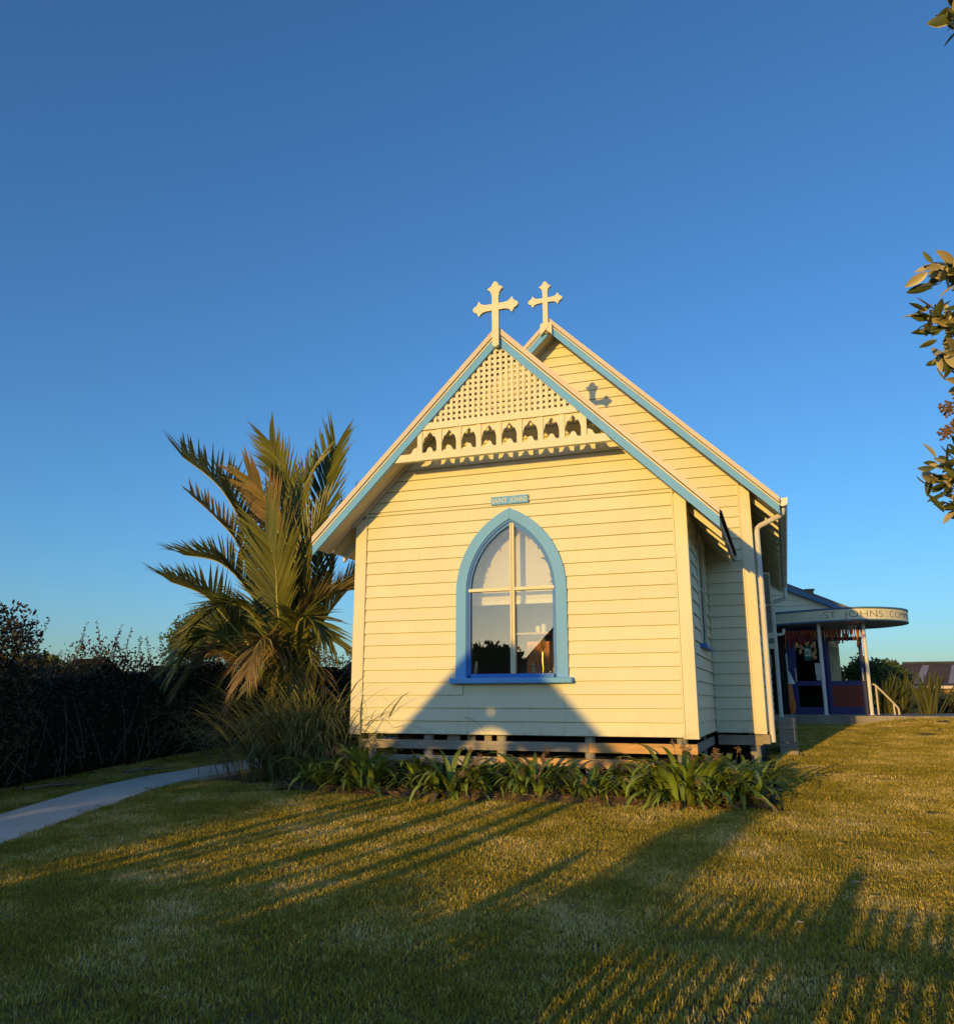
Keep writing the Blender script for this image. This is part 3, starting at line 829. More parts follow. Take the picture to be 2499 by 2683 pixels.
base_board(-2.0, 2.05, .036, -.53, -.42, GREYWOOD)
for (y0, y1) in ((.06, 1.2), (1.203, 2.44)):
    m = MB(); m.bev(2.065, 2.09, y0, y1, -.17, -.066, .003); cpart(m, 'base_board', GREYWOOD)
m = MB(); m.bev(2.13, 2.70, D + .02, D + .045, -.18, -.05, .003); cpart(m, 'base_board', GREYWOOD)
m = MB(); m.box(-2.05, 2.05, 1.2, 1.25, -.7, -.02); m.box(-2.55, 2.55, 4.0, 4.05, -.7, -.03); m.box(-2.55,2.55,2.9,2.95,-.7,-.05); cpart(m, 'underfloor_shade_sheet', DARK)  # upright near-black sheets painted to stand in for underfloor shade
m = MB(); m.box(-2.05, 2.05, .125, D, -.004, .011); m.box(-2.6, 2.6, D + .125, 11.0, -.03, -.012); cpart(m, 'floor', GREYWOOD)
for x0, x1 in ((-.86, -.70), (-.60, -.50), (-.38, -.29)):
    m = MB(); m.box(x0, x1, .10, .14, -.075, -.006); cpart(m, 'packing_block', GREYWOOD)
m = MB(); m.box(2.70, 2.80, D - .03, D + .05, -.16, -.04); cpart(m, 'packing_block', GREYWOOD)

# ------------------------------------------------------------------ text helper
def text_geo(s, size, thin=0.0, depth=.002):
    cu = bpy.data.curves.new('lettering', 'FONT'); cu.body = s; cu.size = size; cu.extrude = depth; cu.offset = thin; cu.resolution_u = 4
    o = bpy.data.objects.new('lettering_tmp', cu); sc.collection.objects.link(o)
    dg = bpy.context.evaluated_depsgraph_get()
    me = bpy.data.meshes.new_from_object(o.evaluated_get(dg))
    V = [v.co.copy() for v in me.vertices]; F = [tuple(p.vertices) for p in me.polygons]
    bpy.data.objects.remove(o); bpy.data.meshes.remove(me)
    return V, F

# sign over the window
sg = empty('sign', (0.006, -.04, 2.83))
tag(sg, 'small blue board lettered SAINT JOHNS above the pointed window', 'sign')
m = MB(); m.bev(-.244, .244, -.012, .018, -.052, .052, .008); m.obj('board', BLUE, sg)
V, F = text_geo('SAINT  JOHNS', .083, -.0006)
x0, x1 = min(v.x for v in V), max(v.x for v in V)
sx = .455 / (x1 - x0)
m = MB(); m.add([((v.x - x0) * sx - .2275, -.0135 - v.z, v.y * 1.05 - .031) for v in V], F); m.obj('lettering', TRIMW, sg)

# ------------------------------------------------------------------ things inside the window
CER = mat('white_ceramic', (.75, .73, .68), rough=.3, var=.05)
BLIND = mat('cream_blind', (.72, .64, .50), rough=.9, var=.03)
bl = empty('window_blind', (0, .27, 1.58)); tag(bl, 'cream blind pulled half way down behind the pointed window', 'blind')
m = MB(); m.box(-.66, .66, -.002, .002, .05, 1.06); m.obj('cloth', BLIND, bl)
m = MB(); m.bev(-.66, .66, -.012, .012, -.012, .048, .006); m.obj('bottom_bar', TRIMW, bl)
WOODP = mat('red_brown_wood', (.72, .27, .07), rough=.5, var=.3, scale=4, stretch=(14, 14, 1))
cb = empty('cabinet', (.24, 1.03, .05)); tag(cb, 'red brown timber cabinet inside behind the right lower panes', 'cabinet')
m = MB(); m.box(-.36, .46, .02, .40, 0, 1.11); m.obj('carcass', WOODP, cb)
for i in range(5):
    m = MB(); m.box(-.36 + .164 * i + .003, -.36 + .164 * (i + 1) - .003, 0.0, .018, .01, 1.105); m.obj('plank', WOODP, cb)
sh = empty('wall_shelf', (0.0, 1.02, 1.265)); tag(sh, 'thin pale shelf carrying candles inside the window', 'shelf')
m = MB(); m.bev(-.30, .20, -.02, .2, -.012, .012, .003); m.obj('shelf_board', mat('pale_shelf', (.55, .42, .26), var=.1), sh)
m = MB(); m.box(-.2, -.17, .17, .5, -.012, .012); m.box(.1, .13, .17, .5, -.012, .012); m.obj('bracket', GREYWOOD, sh)
for x, h, r, lb in ((.033, .085, .031, 'shorter left cream pillar candle on the inside shelf'), (.112, .11, .034, 'taller right cream pillar candle on the inside shelf')):
    c = empty('candle', (x, 1.06, 1.278)); tag(c, lb, 'candle', 'pillar candles inside the window')
    m = MB(); m.lathe([(r * .94, 0), (r, .004), (r, h - .006), (r * .9, h), (r * .5, h - .006)], n=16); m.obj('wax', CER, c, smooth=False)
    m = MB(); m.tube([(0, 0, h - .008), (0.002, 0, h + .01)], .0015, 5); m.obj('wick', DARK, c)
c = empty('jar', (.26, 1.10, 1.16)); tag(c, 'pale jar standing on top of the brown cabinet inside', 'jar')
m = MB(); m.lathe([(.035, 0), (.045, .01), (.045, .13), (.03, .15), (.034, .17)], n=14); m.obj('body', CER, c)
st_ = empty('statuette', (-.528, .17, .702)); tag(st_, 'white veiled figurine standing on the ledge in the left pane', 'figurine')
m = MB()
def ell_lathe(prof, n=14):
    vs = []
    for rx, ry, z, ox in prof:
        for k in range(n):
            an = 2 * math.pi * k / n; vs.append((ox + rx * math.cos(an), ry * math.sin(an), z))
    fs = []
    for i in range(len(prof) - 1):
        for k in range(n):
            l = (k + 1) % n; fs.append((i * n + k, i * n + l, i * n + n + l, i * n + n + k))
    fs.append(tuple(range(n - 1, -1, -1))); fs.append(tuple(range((len(prof) - 1) * n, len(prof) * n)))
    return vs, fs
v, f = ell_lathe([(.030, .026, 0, 0), (.032, .026, .01, 0), (.027, .022, .05, .002), (.025, .020, .09, .005), (.026, .018, .112, .008), (.020, .015, .126, .010), (.012, .012, .132, .012), (.016, .016, .142, .013), (.017, .017, .153, .013), (.013, .014, .164, .012), (.004, .005, .170, .011)])
m.add(v, f); m.obj('body', CER, st_, smooth=True)
m = MB(); v, f = ell_lathe([(.029, .010, 0.004, -.002), (.029, .012, .08, .002), (.026, .013, .115, .006), (.020, .016, .135, .010), (.021, .018, .155, .012), (.014, .014, .172, .011)]); m.add([(a, b + .010, c) for a, b, c in v], f); m.obj('veil', CER, st_, smooth=True)
LHM = mat('ornament_stone', (.48, .44, .38), rough=.7, var=.25, scale=25)
for x, lb in ((.222, 'grey lighthouse ornament on the window ledge left of the wire tree'), (.487, 'grey lighthouse ornament at the right edge of the window ledge')):
    o = empty('lighthouse_ornament', (x, .17, .702)); tag(o, lb, 'ornament', 'lighthouse ornaments on the ledge')
    m = MB(); m.lathe([(.036, 0), (.036, .006), (.030, .012), (.024, .09), (.026, .094)], n=12); m.obj('tower', LHM, o)
    m = MB(); m.lathe([(.034, .0945), (.034, .101)], n=12); m.obj('gallery', DARK, o)
    m = MB(); m.lathe([(.020, .1015), (.020, .122), (.024, .124), (.012, .136), (.002, .142)], n=12); m.obj('lantern', LHM, o)
tr = empty('wire_tree', (.335, .18, .702)); tag(tr, 'small brass wire tree ornament with a round crown behind the glass', 'ornament')
GOLD = mat('brass_wire', (.75, .55, .22), rough=.3, var=.1, metal=.8)
m = MB(); m.tube([(0, 0, 0), (.004, 0, .09), (-.003, 0, .17), (0, 0, .27)], [.008, .006, .005, .006], 6); m.obj('stem', GOLD, tr)
m = MB()
for i in range(70):
    th = rnd.uniform(0, 6.28); ph = rnd.uniform(.0, 1.5); r = rnd.uniform(.05, .072)
    d = Vector((math.cos(th) * math.sin(ph) * 1.0, math.sin(th) * math.sin(ph) * .6, math.cos(ph) * 1.9 - .35))
    e = Vector((0, 0, .34)) + d * r
    m.tube([Vector((0, 0, .27)), Vector((0, 0, .31)) + d * r * .45, e], [.0018, .0015, .0012], 4, cap=False)
    m.lathe([(.001, e.z - .004), (.0045, e.z), (.001, e.z + .004)], e.x, e.y, 5)
m.obj('crown', GOLD, tr)
jar = empty('tealight_box', (.425, .14, .702)); tag(jar, 'small black tealight holder on the window ledge', 'holder')
m = MB(); m.box(-.028, .028, 0, .04, 0, .005); m.box(-.028, .028, 0, .04, .046, .052)
for x in (-.028, -.002, .024): m.box(x, x + .004, 0, .004, .0051, .0459); m.box(x, x + .004, .036, .04, .0051, .0459)
m.obj('frame', DARK, jar)
# leaf garland pinned round the inside of the arch
ga = empty('leaf_garland', (0, .075, 2.1)); tag(ga, 'string of dry leaves pinned round the inside of the arched window', 'garland')
gp = arch_pts(0.515, 1.75, ZSP, 2.505, 20)
gpts = [(-x, z) for x, z in gp] + [(x, z) for x, z in gp[::-1]]
m = MB(); m.tube([(x, 0, z - 2.1) for x, z in gpts if z > 1.74], .0025, 4); m.obj('string', TWIG, ga)
GL = MB(); GL.add([(0, 0, 0), (.009, .002, -.010), (.006, .004, -.026), (0, .002, -.036), (-.007, .003, -.022), (-.008, .0, -.009)], [(0, 1, 2, 3, 4, 5)])
glm = GL.mesh('garland_leaf', mat('dry_brown_leaf', (.16, .13, .06), var=.3, objrand=.3))
for i in range(95):
    k = rnd.uniform(0, len(gpts) - 1.01); a = gpts[int(k)]; b = gpts[int(k) + 1]; t = k % 1
    if a[1] < 1.75 or b[1] < 1.75: continue
    o = bpy.data.objects.new('leaf', glm); o.location = (a[0] + (b[0] - a[0]) * t, rnd.uniform(-.004, .004), a[1] + (b[1] - a[1]) * t - 2.1)
    o.rotation_euler = (rnd.uniform(-.4, .4), rnd.uniform(-2.4, 2.4), rnd.uniform(-.6, .6)); sv = rnd.uniform(.7, 1.8); o.scale = (sv, sv, sv)
    link(o, ga)

# ------------------------------------------------------------------ hall annex with round canopy
hall = empty('hall', (3.5, 13.5, PLZ)); HL = hall.location.copy()
tag(hall, 'white and blue hall entrance under a round canopy lettered ST JOHNS COMMUN', 'building')
def hpart(mb, name, mt, parent=None, smooth=False):
    o = mb.obj(name, mt, parent if parent is not None else hall, smooth)
    if parent is None: o.location = -HL
    return o
CT, CB = 2.50, 2.20
cpl = crom([(2.80, 12.15), (3.3, 11.85), (3.9, 11.55), (4.5, 11.35), (5.0, 11.4), (5.45, 11.7), (5.78, 12.15), (5.92, 12.7), (5.80, 13.3), (5.4, 13.8), (4.8, 14.05), (4.0, 14.15), (2.80, 14.15)], 5)
cpoly = [(p.x, p.y) for p in cpl]
m = MB(); m.prism(cpoly, CB + .03, CT - .03, 'z'); can = hpart(m, 'canopy', TRIMW); can['label'] = 'flat canopy with a rounded lettered fascia'
def offs(poly, d):
    out = []
    for i in range(len(poly)):
        a = Vector(poly[max(i - 1, 0)]); b = Vector(poly[min(i + 1, len(poly) - 1)]); t = (b - a).normalized(); out.append((poly[i][0] + t.y * d, poly[i][1] - t.x * d))
    return out
m = MB(); m.prism(offs(cpoly, .012), CB - .001, CB + .0299, 'z'); m.prism(offs(cpoly, .02), CT - .0299, CT + .012, 'z'); m.obj('edge_trim', TEAL, can)
m = MB(); m.prism(offs(cpoly, -.03), CB - .006, CB - .0015, 'z'); m.obj('soffit', mat('canopy_soffit', (.26, .24, .22), rough=.35, var=.1, spec=.5), can)
# lettering wrapped round the fascia
cum = [0.0]
for i in range(1, len(cpl)): cum.append(cum[-1] + (cpl[i] - cpl[i - 1]).length)
def on_path(s):
    for i in range(1, len(cum)):
        if s <= cum[i] or i == len(cum) - 1:
            t = (s - cum[i - 1]) / (cum[i] - cum[i - 1]); p = cpl[i - 1].lerp(cpl[i], t); d = (cpl[i] - cpl[i - 1]).normalized(); return p, Vector((d.y, -d.x))
m = MB()
for word, s0, wd in (('ST', 1.38, .27), ('JOHNS', 1.82, .88), ('COMMUN', 2.90, 1.10)):
    V, F = text_geo(word, .22, -.0042)
    a, b = min(v.x for v in V), max(v.x for v in V)
    vs = []
    for v in V:
        p, n = on_path(s0 + (v.x - a) / (b - a) * wd); q = p + n * (.003 + v.z); vs.append((q.x, q.y, CB + .075 + v.y * 1.0))
    m.add(vs, F)
for s0, dz in ((1.29, .09), (1.32, .15), (2.82, .09), (2.82, .20)):
    p, n = on_path(s0); q = p + n * .004
    m.box(q.x - .008, q.x + .008, q.y - .004, q.y + .002, CB + dz - .008, CB + dz + .008)
m.obj('lettering', mat('letter_blue', (.03, .09, .16), var=.1), can)
for x, y in ((3.89, 12.0), (4.87, 12.05)):
    m = MB(); m.tube([(x, y, PLZ), (x, y, CB - .002)], .042, 12); m.lathe([(.07, PLZ), (.07, PLZ + .012)], x, y, 12); hpart(m, 'post', PIPE)
# glazed entrance screen
SY = 12.75
def door(x0, x1, z0, z1, mid, panel, name):
    m = MB(); w = .085
    m.box(x0, x0 + w, SY, SY + .045, z0, z1); m.box(x1 - w, x1, SY, SY + .045, z0, z1); m.box(x0 + w, x1 - w, SY, SY + .045, z0, z0 + .16); m.box(x0 + w, x1 - w, SY, SY + .045, z1 - .09, z1); m.box(x0 + w, x1 - w, SY, SY + .045, mid, mid + .11)
    d = hpart(m, 'door', NAVY); d['label'] = name
    b = MB(); b.box(x0 + w, x1 - w, SY + .018, SY + .024, mid + .11, z1 - .09); b.obj('pane', DGLASS, d)
    b = MB(); b.box(x0 + w, x1 - w, SY + .014, SY + .028, z0 + .16, mid); b.obj('panel' if panel else 'pane', RED if panel else DGLASS, d)
    hx = x1 - .05 if panel else x0 + .05
    b = MB(); b.tube([(hx, SY - .03, mid + .12), (hx, SY - .05, mid + .16), (hx, SY - .05, mid + .36), (hx, SY - .03, mid + .40)], .012, 6); b.box(hx - .02, hx + .02, SY - .03, SY - .0005, mid + .11, mid + .13); b.box(hx - .02, hx + .02, SY - .03, SY - .0005, mid + .39, mid + .41); b.obj('handle', PIPE, d)
    return d
door(4.02, 4.86, PLZ + .01, 1.93, .76, True, 'blue door with a red lower panel and clear glass above')
door(3.25, 4.00, PLZ + .01, 1.93, .76, False, 'dark glazed blue door behind the front post')
m = MB(); m.box(3.11, 3.24, SY, SY + .06, PLZ, 2.18); m.box(3.245, 4.015, SY, SY + .06, 1.94, 2.18); m.obj('door_frame', NAVY, hall).location = -HL
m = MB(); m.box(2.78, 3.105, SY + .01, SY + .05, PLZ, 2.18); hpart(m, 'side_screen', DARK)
# hall body behind
m = MB(); HX = 4.42; HY = 14.2
m.box(4.12, HX, HY, HY + .1, PLZ - .2, 2.75); m.box(HX - .1, HX, HY + .101, 20, PLZ - .2, 2.75); m.box(-2.4, HX, 19.9, 20, PLZ - .2, 2.75); m.prism([(2.0, 2.751), (HX, 2.751), (2.0, 3.86)], 13.8, 13.9, 'y'); m.box(2.0, HX, 13.8, 13.9, 2.52, 2.7505)
hw = hpart(m, 'wall', WHITE)
z = PLZ
while z < 2.1:
    board([(4.12, z), (HX, z), (HX, z + .15), (4.12, z + .15)], HY, hw); z += .15
z = 2.53
while z < 3.2:
    xr = min(HX, 2.0 + (3.86 - z - .15) / .459); xr0 = min(HX, 2.0 + (3.86 - z) / .459)
    board([(2.0, z), (xr0, z), (xr, z + .15), (2.0, z + .15)], 13.8, hw); z += .15
m = MB(); m.box(2.76, 4.11, HY + .6, HY + .65, PLZ, 2.2); m.box(2.72, 2.76, 12.81, HY + .6, PLZ, 2.2); m.box(4.02, 4.06, 13.4, HY + .6, PLZ, 2.2); hpart(m, 'dark_entry_box', DARK)  # dimness of the interior put into the near-black colour of this box
m = MB(); sl = .459
m.prism([(0.0, 3.95 + .9), (HX + .35, 3.95 - sl * (HX + .35 - 2.0) - .0), (HX + .35, 4.0 - sl * (HX + .35 - 2.0)), (0.0, 4.05 + .9)][::-1], 13.62, 20.2, 'y'); hr = hpart(m, 'roof', IRON)
m = MB(); m.prism([(1.5, 3.945 + .2295 - .0), (HX + .36, 3.945 - sl * (HX + .36 - 2.0)), (HX + .36, 3.82 - sl * (HX + .36 - 2.0)), (1.5, 3.82 + .2295)], 13.58, 13.615, 'y'); m.obj('barge_board', TEAL, hr)
m = MB(); m.box(3.74, 3.95, 14.6, 14.8, 3.1, 3.34); m.box(3.71, 3.98, 14.57, 14.83, 3.34, 3.37); m.obj('flue', IRON, hr)
# ceiling light
cl = empty('ceiling_light', (4.66, 12.7, CB - .006)); tag(cl, 'round glass ceiling light under the canopy', 'lamp')
m = MB(); m.lathe([(.02, -.085), (.07, -.075), (.115, -.045), (.135, -.014), (.138, -.002)], n=20); m.obj('bowl', mat('lamp_bowl', (.72, .62, .45), rough=.12, var=.05, spec=.7), cl, smooth=True)
m = MB(); m.lathe([(.145, -.010), (.145, 0)], n=20); m.obj('rim', PIPE, cl)
# ribbons
RIB = [mat('ribbon_red', (.38, .05, .02), var=.2, objrand=.3, trans=.15), mat('ribbon_orange', (.55, .18, .04), var=.2, objrand=.3, trans=.15), mat('ribbon_dark', (.06, .035, .03), var=.2, objrand=.3)]
rg = empty('ribbon_garland', (4.0, 12.35, 2.03)); tag(rg, 'string of red and orange ribbons hanging across the hall entrance', 'garland')
m = MB(); m.tube([(-.88, 0, .03), (-.4, 0, 0.0), (.1, 0, .02), (.55, .05, .01), (.9, .1, .05)], .006, 5); m.obj('cord', DRYST, rg)
for i in range(52):
    x = -.86 + 1.76 * (i + rnd.uniform(-.4, .4)) / 52; l = rnd.uniform(.10, .34) * (1.3 if (x < -.5 or x > .75) else 1); w = rnd.uniform(.010, .022); tw = rnd.uniform(-.5, .5); sw_ = rnd.uniform(-.04, .04)
    m = MB()
    vs = []
    for k in range(5):
        t = k / 4; c_, s_ = math.cos(tw * t * 2), math.sin(tw * t * 2)
        for d in (-w, w): vs.append((x + sw_ * t * t + d * c_, d * s_ + .1 * max(0, x - .1) , .02 - l * t + .03 * math.exp(-t * 9)))
    m.add(vs, [(2 * k, 2 * k + 1, 2 * k + 3, 2 * k + 2) for k in range(4)])
    m.obj('ribbon', RIB[rnd.choice([0, 0, 1, 1, 2])], rg)
# notices in the door
GREENS = mat('notice_green', (.02, .13, .10), var=.1); PAPER = mat('notice_paper', (.62, .62, .60), var=.05)
no = empty('defibrillator_sign', (3.62, SY - .004, 1.56)); tag(no, 'green defibrillator sign with a heart symbol in the dark door', 'sign')
m = MB(); m.box(-.085, .085, -.003, .003, -.19, .17); m.obj('card', GREENS, no)
m = MB(); m.box(-.062, .062, -.0045, -.0031, -.085, .105); m.obj('white_field', PAPER, no)
hp = [(0, -.055), (.038, -.012), (.045, .018), (.032, .038), (.012, .036), (0, .02), (-.012, .036), (-.032, .038), (-.045, .018), (-.038, -.012)]
m = MB(); m.prism([(x * .9 - .008, z * 1.05 - .01) for x, z in hp], -.0058, -.0046, 'y'); m.box(.036, .044, -.0058, -.0046, .062, .092); m.box(.026, .054, -.0058, -.0046, .073, .081); m.obj('heart', GREENS, no)
m = MB(); m.prism([(-.004, .022), (.008, .014), (-.002, -.006), (.010, -.012), (-.010, -.042), (-.006, -.018), (-.018, -.010)], -.0068, -.0059, 'y'); m.obj('bolt', PAPER, no)
for x, z, w, h, lb in ((3.83, 1.16, .075, .14, 'upper white paper notice in the dark door'), (3.84, .95, .07, .06, 'lower white paper notice in the dark door')):
    o = empty('paper_notice', (x, SY - .004, z)); tag(o, lb, 'notice', 'paper notices in the door')
    m = MB(); m.box(-w, w, -.002, .002, -h, h); m.obj('sheet', PAPER, o)
    m = MB()
    for k in range(5): m.box(-w * .7, w * rnd.uniform(.3, .7), -.0035, -.0021, h * (.6 - .3 * k) - .004, h * (.6 - .3 * k))
    m.obj('print', mat('print_grey', (.2, .2, .2)), o)
# handrail
hr_ = empty('handrail', (5.2, 12.4, PLZ)); tag(hr_, 'cream tubular handrail sloping down beside the terrace', 'handrail')
HRM = mat('handrail_paint', (.62, .55, .44), var=.1, rough=.4)
m = MB(); m.tube([(-.27, 0, .70), (-.19, 0, .70), (-.12, 0, .63), (.22, 0, .22), (.27, 0, .15), (.275, 0, 0)], .022, 10); m.obj('rail', HRM, hr_, smooth=False)
m = MB(); m.tube([(.18, 0, .26), (.18, 0, 0)], .021, 10); m.obj('baluster', HRM, hr_)
m = MB(); m.tube([(-.16, 0, .66), (-.16, 0, 0)], .021, 10); m.obj('baluster', HRM, hr_)
# folded orange flag beside the downpipe
fl = empty('furled_flag', (3.16, 12.2, PLZ)); tag(fl, 'orange cloth flag furled round a pole with a white cap by the nave wall', 'flag')
m = MB(); m.tube([(-.03, 0, 0), (-.05, 0, 1.45)], .012, 8); m.obj('pole', PIPE, fl)
v, f = ell_lathe([(.05, .04, .03, 0), (.07, .05, .2, 0), (.06, .05, .5, -.01), (.035, .03, .75, -.02)], 9); m = MB(); m.add([(x + .012 * math.sin(i * 2.3), y, z) for i, (x, y, z) in enumerate(v)], f); m.obj('cloth', RIB[1], fl)
v, f = ell_lathe([(.09, .05, .72, .02), (.05, .04, .86, 0), (.02, .02, 1.02, -.03)], 9); m = MB(); m.add(v, f); m.obj('cap', PIPE, fl)
# timber box step by the nave wall
bx = empty('timber_step', (3.02, 4.55, gz(3, 4.5))); tag(bx, 'box step of stacked rough timber sleepers against the nave side', 'step')
for i, (z0, z1) in enumerate(((-.05, .17), (.173, .36), (.363, .535))):
    for k, y in enumerate((-.30, -.10, .10)):
        m = MB(); m.bev(-.13, .13, y + .002, y + .196, z0, z1, .008); m.obj('sleeper', GREYWOOD, bx)

# ------------------------------------------------------------------ foliage helpers
def leaf_cloud(P, size, jitter, flat=0.0, aspect=.5, r=rng):
    """one small pointed leaf (quad) per point, random orientation"""
    n = len(P)
    d = r.normal(size=(n, 3)); d[:, 2] = d[:, 2] * (1 - flat); d /= np.linalg.norm(d, axis=1)[:, None]
    e = r.normal(size=(n, 3)); e -= d * (e * d).sum(1)[:, None]; e /= np.linalg.norm(e, axis=1)[:, None]
    s = size * (1 + jitter * (r.random(n) * 2 - 1))[:, None]
    V = np.stack([P, P + d * s * .5 + e * s * aspect * .5, P + d * s, P + d * s * .5 - e * s * aspect * .5], 1).reshape(-1, 3)
    return V, np.arange(n * 4).reshape(n, 4)

def crown_points(center, radii, n, lumps, seed, hollow=.55):
    r = np.random.default_rng(seed)
    c = np.array(center); R = np.array(radii)
    out = []
    for k in range(lumps):
        d = r.normal(size=3); d /= np.linalg.norm(d); d[2] = abs(d[2]) * .9 - .25
        lc = c + d * R * r.uniform(.45, .78); lr = R * r.uniform(.30, .48)
        m_ = n // lumps
        q = r.normal(size=(m_, 3)); q /= np.linalg.norm(q, axis=1)[:, None]
        q *= (hollow + (1 - hollow) * r.random(m_))[:, None]
        out.append(lc + q * lr)
    return np.concatenate(out)

def tree(name, label, base, height, crown_c, crown_r, n, lumps, leaf, seed, mt=TREEL, group=None, trunk_r=.16):
    t = empty(name, base); tag(t, label, 'tree', group)
    b = Vector(base); cc = Vector(crown_c) - b
    m = MB(); m.tube([(0, 0, -.2), (.05, .02, height * .3), (cc.x * .6, cc.y * .6, cc.z * .75), (cc.x, cc.y, cc.z + crown_r[2] * .3)], [trunk_r, trunk_r * .8, trunk_r * .55, trunk_r * .2], 8)
    r = random.Random(seed)
    for k in range(7):
        a = r.uniform(0, 6.28); m.tube([(cc.x * .6, cc.y * .6, cc.z * .7), (cc.x * .8 + math.cos(a) * crown_r[0] * .4, cc.y * .8 + math.sin(a) * crown_r[1] * .4, cc.z), (cc.x + math.cos(a) * crown_r[0] * .75, cc.y + math.sin(a) * crown_r[1] * .75, cc.z + r.uniform(-.1, .5) * crown_r[2])], [trunk_r * .45, trunk_r * .25, trunk_r * .08], 6)
    m.obj('trunk', BARK, t)
    P = crown_points(tuple(cc), crown_r, n, lumps, seed)
    V, F = leaf_cloud(P, leaf, .4, r=np.random.default_rng(seed))
    link(bpy.data.objects.new('crown', np_mesh('crown', V, F, mt)), t)
    return t

def strap(mb, base, az, length, width, lift, droop, segs=6, fold=.25, mi=0, twist=0.0):
    """one arching strap leaf as a folded strip added to mb; base is local"""
    p = Vector(base); pitch = lift
    vs = []; st_ = length / segs
    for k in range(segs + 1):
        t = k / segs
        w = width * (0.55 + 1.1 * t if t < .4 else 1.0) * (1 - max(0, (t - .45) / .55) ** 1.6) * .5
        h = Vector((math.cos(az + twist * t), math.sin(az + twist * t), 0)); sd = Vector((-h.y, h.x, 0)); up = Vector((0, 0, 1)) * math.cos(pitch) - h * math.sin(pitch)
        vs += [p + sd * w + up * w * fold, p, p - sd * w + up * w * fold]
        d = h * math.cos(pitch) + Vector((0, 0, 1)) * math.sin(pitch)
        p = p + d * st_
        pitch -= droop / segs * (0.4 + 1.2 * t)
    fs = []
    for k in range(segs):
        a = k * 3
        fs += [(a, a + 1, a + 4, a + 3), (a + 1, a + 2, a + 5, a + 4)]
    mb.add(vs, fs, mi)

# ------------------------------------------------------------------ palm
PB = Vector((-4.0, 1.55, gz(-4, 1.55)))
palm = empty('palm_tree', PB); tag(palm, 'palm with upright feathery fronds growing left of the church', 'palm')
m = MB(); prof = []
zt = 1.15
pts = [(0, 0, -.1), (.02, 0, .3), (.0, .02, .7), (.03, .0, zt)]; m.tube(pts, [.17, .15, .15, .17], 12); m.obj('trunk', PALMTR, palm)
def bez(P, t):
    Q = [Vector(p) for p in P]
    while len(Q) > 1: Q = [Q[i].lerp(Q[i + 1], t) for i in range(len(Q) - 1)]
    return Q[0]
def frond(pts, mt, L0=.62, n=46, start=.22, ang=.72, vee=.35, droop=.15, face=None, ragged=0.0, seed=0, w0=.017, tipc=.28):
    r = random.Random(seed)
    cp = crom([Vector(p) for p in pts], 12); P = [p - PB for p in cp]
    cum = [0.0]
    for i in range(1, len(P)): cum.append(cum[-1] + (P[i] - P[i - 1]).length)
    T = cum[-1]
    def at(s):
        for i in range(1, len(P)):
            if s <= cum[i] or i == len(P) - 1:
                t = (s - cum[i - 1]) / max(cum[i] - cum[i - 1], 1e-6); return P[i - 1].lerp(P[i], t), (P[i] - P[i - 1]).normalized()
    m = MB()
    m.tube(P[::2], [.030 * (1 - .86 * (i / (len(P[::2]) - 1))) for i in range(len(P[::2]))], 6)
    rach = m
    lm_ = MB()
    face = Vector(face) if face else Vector((0, 0, 1))
    for k in range(n):
        u = start + (1 - start) * (k + .5) / n
        p, t = at(u * T)
        nrm = face - t * face.dot(t)
        nrm = nrm.normalized() if nrm.length > .05 else Vector((0, 0, 1))
        sd = t.cross(nrm)
        ll = L0 * (0.50 + .95 * (u - start) / (1 - start) if u < .55 else 1.0 - tipc * ((u - .55) / .45) ** 1.5)
        for s in (-1, 1):
            if r.random() < ragged * .25: continue
            l = ll * r.uniform(.85, 1.08) * (r.uniform(.55, 1) if r.random() < ragged else 1)
            aa = ang * (1 - .50 * u) * r.uniform(.82, 1.18)
            d = (t * math.cos(aa) + sd * s * math.sin(aa) + nrm * vee * math.sin(aa)).normalized()
            q = p.copy(); dd = d.copy(); w = w0 * r.uniform(.8, 1.15)
            dr = droop * (r.uniform(.5, 1.5) + (r.uniform(1, 5) if r.random() < ragged else 0))
            vs = []; sg_ = 4
            for j in range(sg_ + 1):
                tt = j / sg_; ww = w * (.75 + .6 * tt if tt < .4 else 1.0 * (1 - ((tt - .4) / .6) ** 1.5) + .03)
                wd = dd.cross(nrm).normalized()
                vs += [q + wd * ww + nrm * ww * .5, q - nrm * ww * .15, q - wd * ww + nrm * ww * .5]
                q = q + dd * (l / sg_); dd = (dd + Vector((0, 0, -1)) * dr * .25 * (.3 + tt)).normalized()
            lm_.add(vs, [(3 * j + a, 3 * j + a + 1, 3 * j + a + 4, 3 * j + a + 3) for j in range(sg_) for a in (0, 1)])
    lm2 = lm_.obj('frond', mt, palm); lm2['label'] = 'feathery palm frond'
    rach.obj('rachis', RACHIS if mt is not PALMD else PALMD, lm2)
    return lm2
B0 = (-4.0, 1.5, .75)
B1 = (-3.75, 1.75, .55); B2 = (-4.3, 1.35, .55)      # offsets of the neighbouring stems
